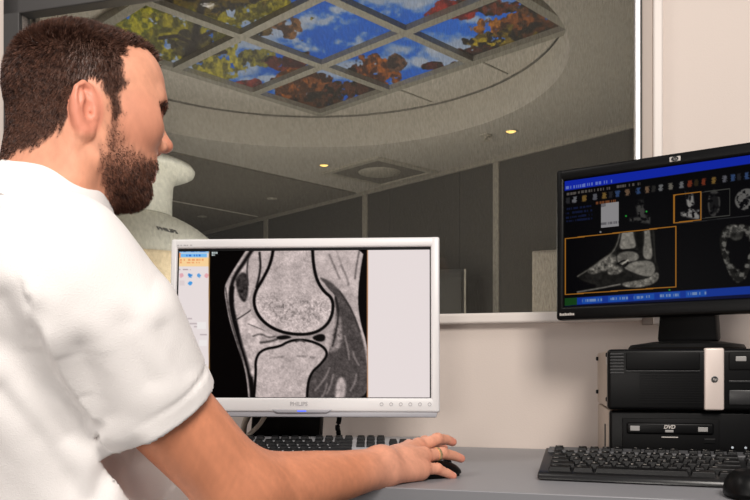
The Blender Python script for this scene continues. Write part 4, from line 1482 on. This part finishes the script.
for q in 'imrpt':
    fb.chain([np.array(v) for v in K[q]], RR[q], .0035)
for q in 'imrp':
    a = np.array(K[q][1])
    fb.ell(a + np.array((0, 0, .0015)), (RR[q][1] * 1.05,) * 3, None, .004)
for q in 'imr':
    k0 = np.array(K[q][0]); w0 = WR_R + (k0 - WR_R) * .35
    fb.cap(w0 + up * .0150, k0 + up * .0100, .0035, .0042, .008)
    fb.ell(k0 + up * .0062, (.0085, .0085, .0075), None, .006)
for q in 'mrp':
    for i_ in (1, 2):
        a = np.array(K[q][i_]); t_ = np.array(K[q][i_ + 1]) - a; t_ /= np.linalg.norm(t_)
        for o_ in (-.0022, .0016):
            fb.ell(a + t_ * o_ + up * RR[q][i_] * 1.02, (.0009, .0055, .0012), np.array(Matrix.Rotation(math.radians(45), 3, 'Z')), .0015, 'sub')
# left arm, its hand resting near the desk edge
EL_L = np.array((-.525, 1.20, CZ - .17)); WR_L = np.array(P(147, 482, 1.2))
fb.chain([S_L, EL_L], (.05, .042), .02); fb.chain([EL_L, WR_L], (.042, .027), .02)
hdL = np.array((.90, .25, -.05)); hdL = hdL / np.linalg.norm(hdL); sdL = np.array((-.25, .90, 0))
for i, (o_, ln) in enumerate(((-.028, .062), (-.010, .074), (.009, .078), (.027, .070))):
    k0 = WR_L + hdL * .07 + sdL * o_
    fb.cap(WR_L + sdL * o_ * .4, k0, .017, .0115, .012)
    fb.chain([k0, k0 + hdL * ln * .5 + up * .003, k0 + hdL * ln - up * .014], (.0105, .009, .0072), .004)
fb.chain([WR_L - sdL * .015, WR_L + hdL * .035 - sdL * .045 - up * .004, WR_L + hdL * .07 - sdL * .052 - up * .012], (.015, .012, .009), .006)
bv, bf = fb.mesh()
del fb
bn = vnormals(bv, bf)
if ((bv - bv.mean(0)) * bn).sum() < 0: bf = bf[:, ::-1].copy(); bn = -bn

# --- skin colours of the figure
lo = (bv - hcn) @ RH                            # head space
hx, hy, hz_ = lo[:, 0], lo[:, 1], lo[:, 2]
ax = np.abs(hy)
skin = np.zeros((len(bv), 3)) + lin((224, 158, 128))
n1 = fbm(bv[:, 0] * 1000 + bv[:, 2] * 310, bv[:, 1] * 1000 + bv[:, 2] * 770, 14, 5, 4)[:, None]
n2 = fbm(bv[:, 0] * 1000 - bv[:, 2] * 510, bv[:, 1] * 1000 + bv[:, 2] * 470, 4.5, 9, 3)[:, None]
arm = (bv[:, 2] < 1.06)
skin = np.where(arm[:, None], lin((216, 142, 107)), skin)
handm = sst(-.03, .03, bv[:, 0]) * arm
skin = skin * (1 - handm[:, None]) + lin((226, 160, 132)) * handm[:, None]


def blend(col, m_):
    global skin
    skin = skin * (1 - m_[:, None]) + lin(col) * m_[:, None]


def near(c, r, f=.5):
    d = np.linalg.norm(bv - np.array(c), axis=1)
    return sst(r, r * f, d)


skin = skin * (.84 + .30 * n1) * (.92 + .16 * n2)
headz = hz_ > -.16
blend((212, 138, 112), .45 * headz * sst(.045, .02, np.hypot(hx - .055, hz_ + .012)) * (ax > .02))   # cheeks
blend((208, 116, 92), .35 * near(hf(.106, 0, -.042), .018))                                         # nose tip
blend((216, 128, 106), .6 * headz * (ax > .0745) * sst(.036, .026, np.hypot((hx + .013) * 1.5, hz_ + .017)))  # ears
blend((176, 92, 84), headz * sst(.008, .004, np.abs(hz_ + .0625)) * (hx > .068) * (ax < .023))     # lips
for kk in 'imrp':                                                                                  # finger ends and knuckles
    blend((226, 140, 120), .6 * near(K[kk][3], .016)); blend((206, 118, 92), .5 * near(K[kk][1], .012))
    blend((214, 128, 100), .4 * near(K[kk][0], .018))
    nail = np.array(K[kk][3]) * 1.06 - .06 * np.array(K[kk][2]) + up * RR[kk][3] * .8
    blend((236, 176, 160), .9 * near(nail, .0058, .8))
HAIRPX = 800.0


def hp(px, py, yl=.062):                        # head-space side coordinates of a picture point on the near side
    d_ = np.array(P(px, py, 1.0)) - np.array((0, 0, CZ)); c_ = np.array((0, 0, CZ))
    n_ = RH[:, 1]
    q = RH.T @ (c_ + d_ * (((hcn - c_) @ n_ - yl) / (d_ @ n_)) - hcn)
    return float(q[0]), float(q[2])


hair_poly = [hp(151, 62, 0), hp(140, 56, .02), hp(126, 48, .05), hp(121, 58), hp(122, 72), hp(125, 86), hp(117, 97), hp(121, 108), hp(121, 116), hp(111, 118), hp(107, 106), hp(104, 94), hp(98, 84), hp(86, 82), hp(77, 92), hp(76, 108, .065), hp(66, 122, .06), hp(54, 136, .05), hp(36, 147, .04), hp(16, 156, .01), hp(4, 162, 0), hp(-20, 164, 0), (-.16, .0), (-.16, .16), (.12, .16)]
beard_poly = [hp(111, 110), hp(122, 108), hp(123, 126), hp(128, 141, .06), hp(138, 151, .05), hp(147, 158, .04), hp(155, 161, .02), hp(170, 168, 0), hp(170, 214, 0), hp(140, 222, .01), hp(113, 222, .03), hp(108, 198, .045), hp(101, 180, .055), hp(96, 165, .058), hp(100, 152), hp(107, 132)]
dh = seg_d(hx, hz_, hair_poly, True); dh = np.where(inpoly(hx, hz_, hair_poly), -dh, dh)
db = seg_d(hx, hz_, beard_poly, True); db = np.where(inpoly(hx, hz_, beard_poly), -db, db)
front_mid = (hx > .03) & (hz_ > .03)
hl_z = .078 + .10 * np.clip(ax - .012, 0, .05) - .012 * np.clip(.012 - ax, 0, 1)      # hairline over the forehead
dh = np.where(front_mid & (ax < .045), np.minimum(hl_z - hz_, .03) * .8, dh)
earzone = (ax > .0755) & (np.hypot((hx + .014) / .0185, (hz_ + .0165) / .0325) < 1.06)
jitter = (n2[:, 0] - .5) * .012
hairm = sst(.004, -.004, dh + jitter) * headz * (~earzone)
beardm = sst(.005, -.008, db + jitter * 1.3) * (hz_ > -.135) * (hx > -.03) * (~earzone)
lipz = (hz_ > -.077) & (hz_ < -.055) & (ax < .0235) & (hx > .066)
philt = (ax < .004) & (hz_ > -.052)
beardm = beardm * (~lipz) * (1 - .5 * philt)
beardm = beardm * (1 - .6 * sst(-.01, .035, hz_ + .055) * (hx > .025))
under = sst(-.104, -.122, hz_)
beardm = beardm * (1 - .55 * under)
blend((58, 38, 30), .92 * hairm)
blend((104, 70, 56), .66 * beardm)
mole = near(hw(-.030, -.06, -.035), .0022, .5) + near(hw(-.012, -.062, -.026), .0018, .5)
blend((120, 60, 44), np.clip(mole, 0, 1) * .8)
M['skin'] = attr_mat('skin', 0.44, bump=0.22, bscale=700, spec=0.42)
HIP = np.array((-.47, .955, 0))
man = raw('person', bv - HIP, bf, M['skin'], None, True)
man.location = HIP
set_paint(man, np.clip(skin, 0, 1))
tag(man, 'seated bearded man in a white polo shirt with his right hand on a mouse', 'person')
OFF = tuple(-HIP)


def child(name, v, f, m, smooth=True, parent=None):
    o = raw(name, np.asarray(v) - HIP, f, m, parent or man, smooth)
    return o


# --- hair strands
def strands(name, w, count, length, width, lean, m, jit=.5, seg=2, lift=.0):
    p = w / w.sum()
    tri = RNG.choice(len(bf), count, p=p)
    uv = RNG.random((count, 2))
    q = bv[bf[tri]]
    base = (q[:, 0] * (1 - uv[:, :1]) + q[:, 1] * uv[:, :1]) * (1 - uv[:, 1:]) + (q[:, 3] * (1 - uv[:, :1]) + q[:, 2] * uv[:, :1]) * uv[:, 1:]
    nn = bn[bf[tri, 0]]
    ld = lean(base, nn)
    cl = np.stack([fbm(base[:, 0] * 1000 + base[:, 2] * 700, base[:, 1] * 1000 - base[:, 2] * 400, 7, s_, 2) for s_ in (1, 2, 3)], 1) - .5
    d1 = nn * .75 + ld + RNG.normal(0, jit * .3, (count, 3)) + cl * 1.6 * jit
    d1 /= np.linalg.norm(d1, axis=1, keepdims=True)
    d2 = d1 + ld * .7 - nn * .15
    d2 /= np.linalg.norm(d2, axis=1, keepdims=True)
    le = (length(base) * RNG.uniform(.65, 1.2, count))[:, None]
    side = np.cross(d1, RNG.normal(0, 1, (count, 3))); side /= np.linalg.norm(side, axis=1, keepdims=True)
    side = side * width * RNG.uniform(.7, 1.3, (count, 1))
    b0 = base - nn * .0008
    p1 = base + d1 * le * .5; p2 = p1 + d2 * le * .5
    V = np.stack([b0 - side, b0 + side, p1 + side * .8, p1 - side * .8, p2 + side * .25, p2 - side * .25], 1).reshape(-1, 3)
    i = np.arange(count)[:, None] * 6
    Fq = np.concatenate([i + np.array([[0, 1, 2, 3]]), i + np.array([[3, 2, 4, 5]])])
    return child(name, V, Fq, m, False)


def hairmat(name, c1, c2, sc_=160):
    m, nt, b, o = nodes(name)
    tc = nt.nodes.new('ShaderNodeTexCoord'); n = nt.nodes.new('ShaderNodeTexNoise'); n.inputs['Scale'].default_value = sc_; n.inputs['Detail'].default_value = 3
    r = nt.nodes.new('ShaderNodeValToRGB')
    r.color_ramp.elements[0].position = .35; r.color_ramp.elements[0].color = (*c1, 1)
    r.color_ramp.elements[1].position = .68; r.color_ramp.elements[1].color = (*c2, 1)
    nt.links.new(tc.outputs['Object'], n.inputs['Vector']); nt.links.new(n.outputs['Fac'], r.inputs['Fac']); nt.links.new(r.outputs['Color'], b.inputs['Base Color'])
    b.inputs['Roughness'].default_value = .58; b.inputs['Specular IOR Level'].default_value = .3
    return m


M['hair'] = hairmat('dark_brown_hair', L(46, 28, 23), L(104, 70, 56))
M['beard'] = hairmat('brown_beard', L(58, 36, 28), L(112, 72, 55))
fa_ = np.linalg.norm(np.cross(bv[bf[:, 2]] - bv[bf[:, 0]], bv[bf[:, 3]] - bv[bf[:, 1]]), axis=1) * .5
fm = lambda m_: m_[bf].mean(1) * fa_
downW = RH @ np.array((-.25, 0, -1.))


def lean_hair(p, n):
    l = (p - hcn) @ RH
    t = sst(.10, .02, l[:, 2])[:, None]
    top = np.array(RH @ np.array((.55, 0, .25)))
    g = top * (1 - t) * .7 + downW * t * .9
    return g - n * (g * n).sum(1, keepdims=True) * .6


def len_hair(p):
    l = (p - hcn) @ RH
    a = .0032 + .0048 * sst(-.03, .075, l[:, 2]) + .001 * sst(.02, .08, l[:, 0])
    return a * (1 - .45 * sst(.02, .05, l[:, 0]) * sst(.085, .05, l[:, 2]))


thin = 1 - .55 * sst(.0, .035, hx) * sst(.085, .06, hz_) * (ax > .04)
strands('hair', fm(hairm ** 2 * thin), 42000, len_hair, .00036, lean_hair, M['hair'], .32)


def lean_beard(p, n):
    g = np.array(RH @ np.array((.45, 0, -1.)))
    g = np.tile(g, (len(p), 1)) * .8
    return g - n * (g * n).sum(1, keepdims=True) * .6


def len_beard(p):
    l = (p - hcn) @ RH
    return .0022 + .0038 * sst(-.05, -.09, l[:, 2]) * sst(.0, .05, l[:, 0]) + .001 * sst(.05, .08, l[:, 0])


dens = beardm ** 1.5 * (.35 + .65 * np.clip(sst(-.04, -.075, hz_) * sst(.0, .04, hx) + sst(.06, .08, hx) * (hz_ < -.036), 0, 1))
strands('beard', fm(dens), 12000, len_beard, .00032, lean_beard, M['beard'], .5)
browm = np.zeros(len(bv))
for s in (-1, 1):
    bl = [(.076, s * .050, .014), (.084, s * .037, .0225), (.0905, s * .012, .0205)]
    d = np.full(len(bv), 1.)
    for a, c in zip(bl, bl[1:]):
        a, c = np.array(a), np.array(c); e = c - a
        t = np.clip(((lo - a) @ e) / (e @ e), 0, 1)
        d = np.minimum(d, np.linalg.norm((lo - a - t[:, None] * e)[:, 1:], axis=1))
    browm = np.maximum(browm, sst(.0055, .002, d) * (hx > .05))
strands('eyebrows', fm(browm + 1e-9), 900, lambda p: np.full(len(p), .0040), .00035, lambda p, n: np.tile(RH @ np.array((-.6, 0, .15)), (len(p), 1)), M['hair'], .3)
# eyes
for s in (-1, 1):
    ev = []
    bb = B(); bmesh.ops.create_uvsphere(bb.bm, u_segments=24, v_segments=16, radius=.0118)
    o = bb.build('eye', None, man, 180)
    me = o.data; me.materials.clear()
    if 'eye' not in M: M['eye'] = attr_mat('eye', .12, spec=.6)
    me.materials.append(M['eye'])
    co_ = np.array([v.co[:] for v in me.vertices])
    ir = np.hypot(co_[:, 1], co_[:, 2])
    colr = np.where(((co_[:, 0] > 0) & (ir < .0056))[:, None], lin((70, 52, 38)), lin((226, 214, 206)))
    colr = np.where(((co_[:, 0] > 0) & (ir < .0026))[:, None], lin((8, 8, 8)), colr)
    set_paint(o, colr)
    o.matrix_local = Matrix.Translation(Vector(hf(.0745, s * .031, -.0065) - HIP)) @ Rh.to_4x4() @ Matrix.Rotation(math.radians(12), 4, 'Y')
# wedding ring
ra, rb_ = np.array(K['r'][0]), np.array(K['r'][1])
rd = (rb_ - ra) / np.linalg.norm(rb_ - ra); rc = ra * .30 + rb_ * .70
b = B(); b.lathe([(.0098, -.0024), (.0112, -.0024), (.0116, 0), (.0112, .0024), (.0098, .0024), (.0098, -.0024)], 40)
o = b.build('wedding_ring', M['gold'], man, 40)
o.matrix_local = Matrix.Translation(Vector(rc - HIP)) @ Vector(rd).to_track_quat('Z', 'Y').to_matrix().to_4x4()
o['label'] = 'gold ring'

# --- shirt
fs_ = Field((-.70, .66, .42), (-.06, 1.40, 1.24), .0036)
tc_ = NB + np.array((-.015, 0, 0))
fs_.ell(tc_ + np.array((.0, 0, -.16)), (.118, .178, .185), RT_, .03)
fs_.ell(tc_ + np.array((.058, .034, -.35)), (.158, .142, .22), RT_, .06)
fs_.ell(tc_ + np.array((.060, .036, -.50)), (.172, .146, .16), RT_, .06)
fs_.ell(tc_ + Ld * -.085 + Fd * -.055 + Zd * -.12, (.055, .07, .10), RT_, .05)
HEM = np.array(P(161, 413, .912))
mid = S_R + (HEM - S_R) * .42
sd_ = (HEM - S_R) / np.linalg.norm(HEM - S_R)
ob = np.array((.012, -.004, .008))
for S in (S_R, S_L):
    fs_.cap(NB + np.array((-.004, 0, -.020)), S + np.array((0, 0, .006)), .064, .066, .04)
    fs_.cap(NB + np.array((-.004, 0, -.055)) , S + np.array((0, 0, -.03)), .070, .066, .04)
fs_.chain([S_R, mid + ob, HEM + sd_ * .001], (.0700, .0735, .0690), .030)
fs_.cap(np.array(P(48, 212, .965)), NB + np.array((-.01, 0, -.08)), .0745, .090, .03)
# left sleeve
HEM_L = S_L + (EL_L - S_L) * .70
fs_.cap(S_L, HEM_L, .068, .062, .03)


def cutplane(c, n, r):
    c = np.array(c); n = np.array(n)

    def fn(X, Y, Z):
        a = (X - c[0]) * n[0] + (Y - c[1]) * n[1] + (Z - c[2]) * n[2]
        rr = np.sqrt(np.maximum((X - c[0]) ** 2 + (Y - c[1]) ** 2 + (Z - c[2]) ** 2 - a * a, 0))
        return np.maximum(np.maximum(-a, rr - r), a - .12)
    fs_.op(fn, c - .14, c + .14, .002, 'sub')


cutplane(HEM, sd_, .085)
cutplane(HEM_L, (EL_L - S_L) / np.linalg.norm(EL_L - S_L), .08)
fs_.cap(HEM - sd_ * .004, HEM + sd_ * .05, .0600, .0625, .002, 'sub')
# folds on the sleeve and under the arm, placed on the surface by picture point


# flat hem band line
sv = []
for i in range(41):
    a = 2 * PI * i / 40
    e1 = np.cross(sd_, up); e1 /= np.linalg.norm(e1); e2 = np.cross(sd_, e1)
    sv.append(HEM - sd_ * .0245 + (e1 * math.cos(a) + e2 * math.sin(a)) * .0735)
fs_.chain(sv, [.0026] * 41, .003, 'sub')
shv, shf = fs_.mesh()
# fine waviness
shn = vnormals(shv, shf)
if ((shv - shv.mean(0)) * shn).sum() < 0: shf = shf[:, ::-1].copy(); shn = -shn
wv = fbm(shv[:, 0] * 1000 + shv[:, 2] * 300, shv[:, 1] * 1000 - shv[:, 2] * 500, 60, 77, 3) - .5
vx = 375 + shv[:, 0] / shv[:, 1] * F; vy = HZ - (shv[:, 2] - CZ) / shv[:, 1] * F
vdir = shv - np.array((0, 0, CZ)); vdir /= np.linalg.norm(vdir, axis=1, keepdims=True)
facing = sst(.1, .5, -(vdir * shn).sum(1))
dsp = wv * .004


def crease(pts, w_, g):                          # a crease with soft lips, following the cloth
    global dsp
    d_ = seg_d(vx, vy, smoothpts(pts, False, 2))
    g = g * 1.35
    dsp = dsp + facing * (-g * np.exp(-(d_ / w_) ** 2) + .45 * g * np.exp(-((d_ - 2.4 * w_) / (1.3 * w_)) ** 2))


def step(pts, w_, g):                            # cloth of the sleeve lapping over the body of the shirt
    global dsp
    q = smoothpts(pts, False, 2)
    d_ = seg_d(vx, vy, q)
    side = np.full(len(vx), -1.0)                # which side of the nearest piece of the line
    best = np.full(len(vx), 1e9)
    for (ax_, ay_), (bx_, by_) in zip(q, q[1:]):
        ex, ey = bx_ - ax_, by_ - ay_
        t = np.clip(((vx - ax_) * ex + (vy - ay_) * ey) / (ex * ex + ey * ey + 1e-9), 0, 1)
        dd_ = np.hypot(vx - ax_ - t * ex, vy - ay_ - t * ey)
        k = dd_ < best
        best = np.where(k, dd_, best); side = np.where(k, np.sign(ex * (vy - ay_) - ey * (vx - ax_)), side)
    s_ = np.clip(side * best / w_, -1, 1)
    ends = sst(0, 14, np.hypot(vx - q[0][0], vy - q[0][1])) * sst(0, 30, np.hypot(vx - q[-1][0], vy - q[-1][1]))
    dsp = dsp + facing * ends * 1.3 * g * s_ * np.exp(-(best / (4.5 * w_)) ** 2)


step([(98, 428), (84, 408), (68, 386), (48, 352), (34, 312)], 5, .0055)
crease([(108, 414), (94, 386), (80, 350)], 10, .0022)
crease([(150, 380), (136, 356), (130, 326)], 11, .0020)
crease([(186, 370), (172, 350), (162, 330)], 10, .0018)
crease([(0, 300), (18, 356), (42, 402), (66, 436)], 11, .0032)
crease([(0, 392), (30, 426), (60, 466), (80, 500)], 11, .0032)
crease([(112, 456), (102, 478), (96, 500)], 8, .003)
crease([(134, 452), (128, 476), (134, 500)], 8, .003)
crease([(38, 262), (30, 300), (30, 330)], 3, .0010)
shv = shv + shn * dsp[:, None]
m, nt, pbs, out = nodes('white_knit')
pbs.inputs['Base Color'].default_value = (*L(240, 236, 234), 1); pbs.inputs['Roughness'].default_value = .9
pbs.inputs['Specular IOR Level'].default_value = .2; pbs.inputs['Sheen Weight'].default_value = .1
tc = nt.nodes.new('ShaderNodeTexCoord'); n_ = nt.nodes.new('ShaderNodeTexVoronoi'); n_.inputs['Scale'].default_value = 700
bp = nt.nodes.new('ShaderNodeBump'); bp.inputs['Strength'].default_value = .25; bp.inputs['Distance'].default_value = .001
nt.links.new(tc.outputs['Object'], n_.inputs['Vector']); nt.links.new(n_.outputs['Distance'], bp.inputs['Height']); nt.links.new(bp.outputs['Normal'], pbs.inputs['Normal'])
M['shirt'] = m
shirt = child('shirt', shv, shf, M['shirt'])
# collar: a folded band round the neck
ca = np.array(P(50, 197, .963))
tl = math.radians(21)
e1 = np.array((math.cos(math.radians(29)), math.sin(math.radians(29)), 0)); e2 = np.array((-e1[1], e1[0], 0))
e1t = e1 * math.cos(tl) - up * math.sin(tl); nt_ = np.cross(e1t, e2)
prof = [(.0655, -.012), (.0660, .004), (.0675, .0075), (.0700, .0065), (.0740, -.006), (.0790, -.022), (.0835, -.036), (.0845, -.0385), (.0825, -.0385), (.0770, -.026), (.0715, -.014)]
cvs, cfs = [], []
nn_ = 72
for i in range(nn_):
    a = 2 * PI * i / nn_
    for (r, z) in prof:
        rr = r * (1.0 + .06 * math.cos(a)) + .0012 * math.sin(5 * a + 1)
        drop = z * (1 + .18 * math.cos(a))
        cvs.append(ca + e1t * math.cos(a) * rr + e2 * math.sin(a) * rr * .98 + nt_ * drop)
k_ = len(prof)
for i in range(nn_):
    for j in range(k_):
        cfs.append((i * k_ + j, ((i + 1) % nn_) * k_ + j, ((i + 1) % nn_) * k_ + (j + 1) % k_, i * k_ + (j + 1) % k_))
o = raw('collar', np.array(cvs) - HIP, np.array(cfs), M['shirt'], shirt, True)

# --- trousers and shoes
ft = Field((-.68, .72, .02), (.12, 1.48, .66), .0075)
hipc = tc_ + np.array((-.04, 0, -.52)); hipc[2] = .545
for s in (-1, 1):
    h0 = hipc + Ld * .09 * s; h0[2] = .535
    kn = h0 + Fd * .40 + Ld * .03 * s; kn[2] = .545
    an = kn + Fd * .02; an[2] = .11
    ft.chain([h0, kn], (.088, .066), .03); ft.chain([kn, an], (.066, .052), .03)
ft.ell(hipc, (.13, .17, .09), RT_, .03)
tv, tf = ft.mesh()
tn = vnormals(tv, tf)
if ((tv - tv.mean(0)) * tn).sum() < 0: tf = tf[:, ::-1].copy()
child('trousers', tv, tf, M['trouser'])
for s in (-1, 1):
    fo = Field((-.4, .8, -.01), (.35, 1.6, .16), .006)
    h0 = hipc + Ld * .09 * s; kn = h0 + Fd * .40 + Ld * .03 * s; an = kn + Fd * .02; an[2] = .08
    heel = an - Fd * .03; heel[2] = .038; toe = an + Fd * .17; toe[2] = .03; ball = an + Fd * .10; ball[2] = .038
    fo.cap(an, heel, .04, .038, .02); fo.chain([heel, ball, toe], (.036, .038, .028), .02)
    v, f = fo.mesh()
    v[:, 2] = np.maximum(v[:, 2], .0005)
    nn2 = vnormals(v, f)
    if ((v - v.mean(0)) * nn2).sum() < 0: f = f[:, ::-1].copy()
    child('shoe', v, f, M['shoe'])

# --- stool that carries him (just below the picture)
stl = thing('office_stool', 'black office stool under the seated man', 'stool', (hipc[0] + .02, hipc[1] + .01, 0), math.radians(27))
B().lathe([(0, .38), (.17, .38), (.2, .395), (.205, .42), (.19, .436), (0, .44)], 40).build('seat', M['stool'], stl, 60)
B().lathe([(.025, .08), (.025, .38), (0, .38)], 20).build('gas_column', M['chrome'], stl, 40)
for k in range(5):
    a = 2 * PI * k / 5
    l = B().tube([(0, 0, .09), (.26 * math.cos(a), .26 * math.sin(a), .065)], [.022, .015], 10).build('leg', M['black'], stl, 60)
    B().lathe([(0, -.01), (.026, -.01), (.028, 0), (.026, .01), (0, .01)], 20, (0, 0, 0), Matrix.Translation((.26 * math.cos(a), .26 * math.sin(a), .028)) @ Matrix.Rotation(PI / 2, 4, 'X')).build('caster', M['black_matt'], l, 40)

# ------------------------------------------------------------------ light


def area(name, loc, target, size, power, col=(1, 1, 1), size_y=None):
    l = bpy.data.lights.new(name, 'AREA'); l.energy = power; l.color = col; l.size = size
    if size_y: l.shape = 'RECTANGLE'; l.size_y = size_y
    o = bpy.data.objects.new(name, l); COL.objects.link(o)
    o.location = loc
    o.rotation_euler = (Vector(target) - Vector(loc)).to_track_quat('-Z', 'Y').to_euler()
    return o


def point(name, loc, power, col, r=.1):
    l = bpy.data.lights.new(name, 'POINT'); l.energy = power; l.color = col; l.shadow_soft_size = r
    o = bpy.data.objects.new(name, l); COL.objects.link(o); o.location = loc
    return o


WARM = (1.0, .93, .86)
area('ceiling_lamp', (.45, -.55, 2.3), (-.05, 1.3, .95), .7, 44, WARM)
area('room_lamp', (-1.25, 1.12, 2.65), (-.5, 1.1, .9), .6, 12, WARM)
area('back_fill', (-1.9, -.6, 1.3), (-.3, 1.0, .9), .5, 6, WARM)  # unseen fill added behind left to brighten the shaded side of the shirt
area('low_fill', (-.40, -.65, .98), (-.25, 1.0, .85), .36, 8, WARM)  # unseen fill added near camera height for the shirt under the arm
# scanner room: unseen point fills at mid height, added to brighten ceiling and walls
point('mid_room_fill', (cc.x, cc.y, CZ + .4), 56, (1.0, .96, .89), .5)
point('scanner_room_fill', (-1.2, 6.2, CZ + .3), 12, (1.0, .94, .85), .4)
w = bpy.data.worlds.new('world'); SC.world = w; w.use_nodes = True
bg = w.node_tree.nodes['Background']; bg.inputs[0].default_value = (.95, .95, 1.0, 1); bg.inputs[1].default_value = .24
SC.view_settings.view_transform = 'Standard'; SC.view_settings.look = 'None'
SC.view_settings.exposure = 0.0; SC.view_settings.gamma = 1.0; SC.view_settings.use_curve_mapping = False
SC.cycles.use_denoising = True
SC.cycles.max_bounces = 8; SC.cycles.transparent_max_bounces = 12
SC.cycles.sample_clamp_indirect = 6.0
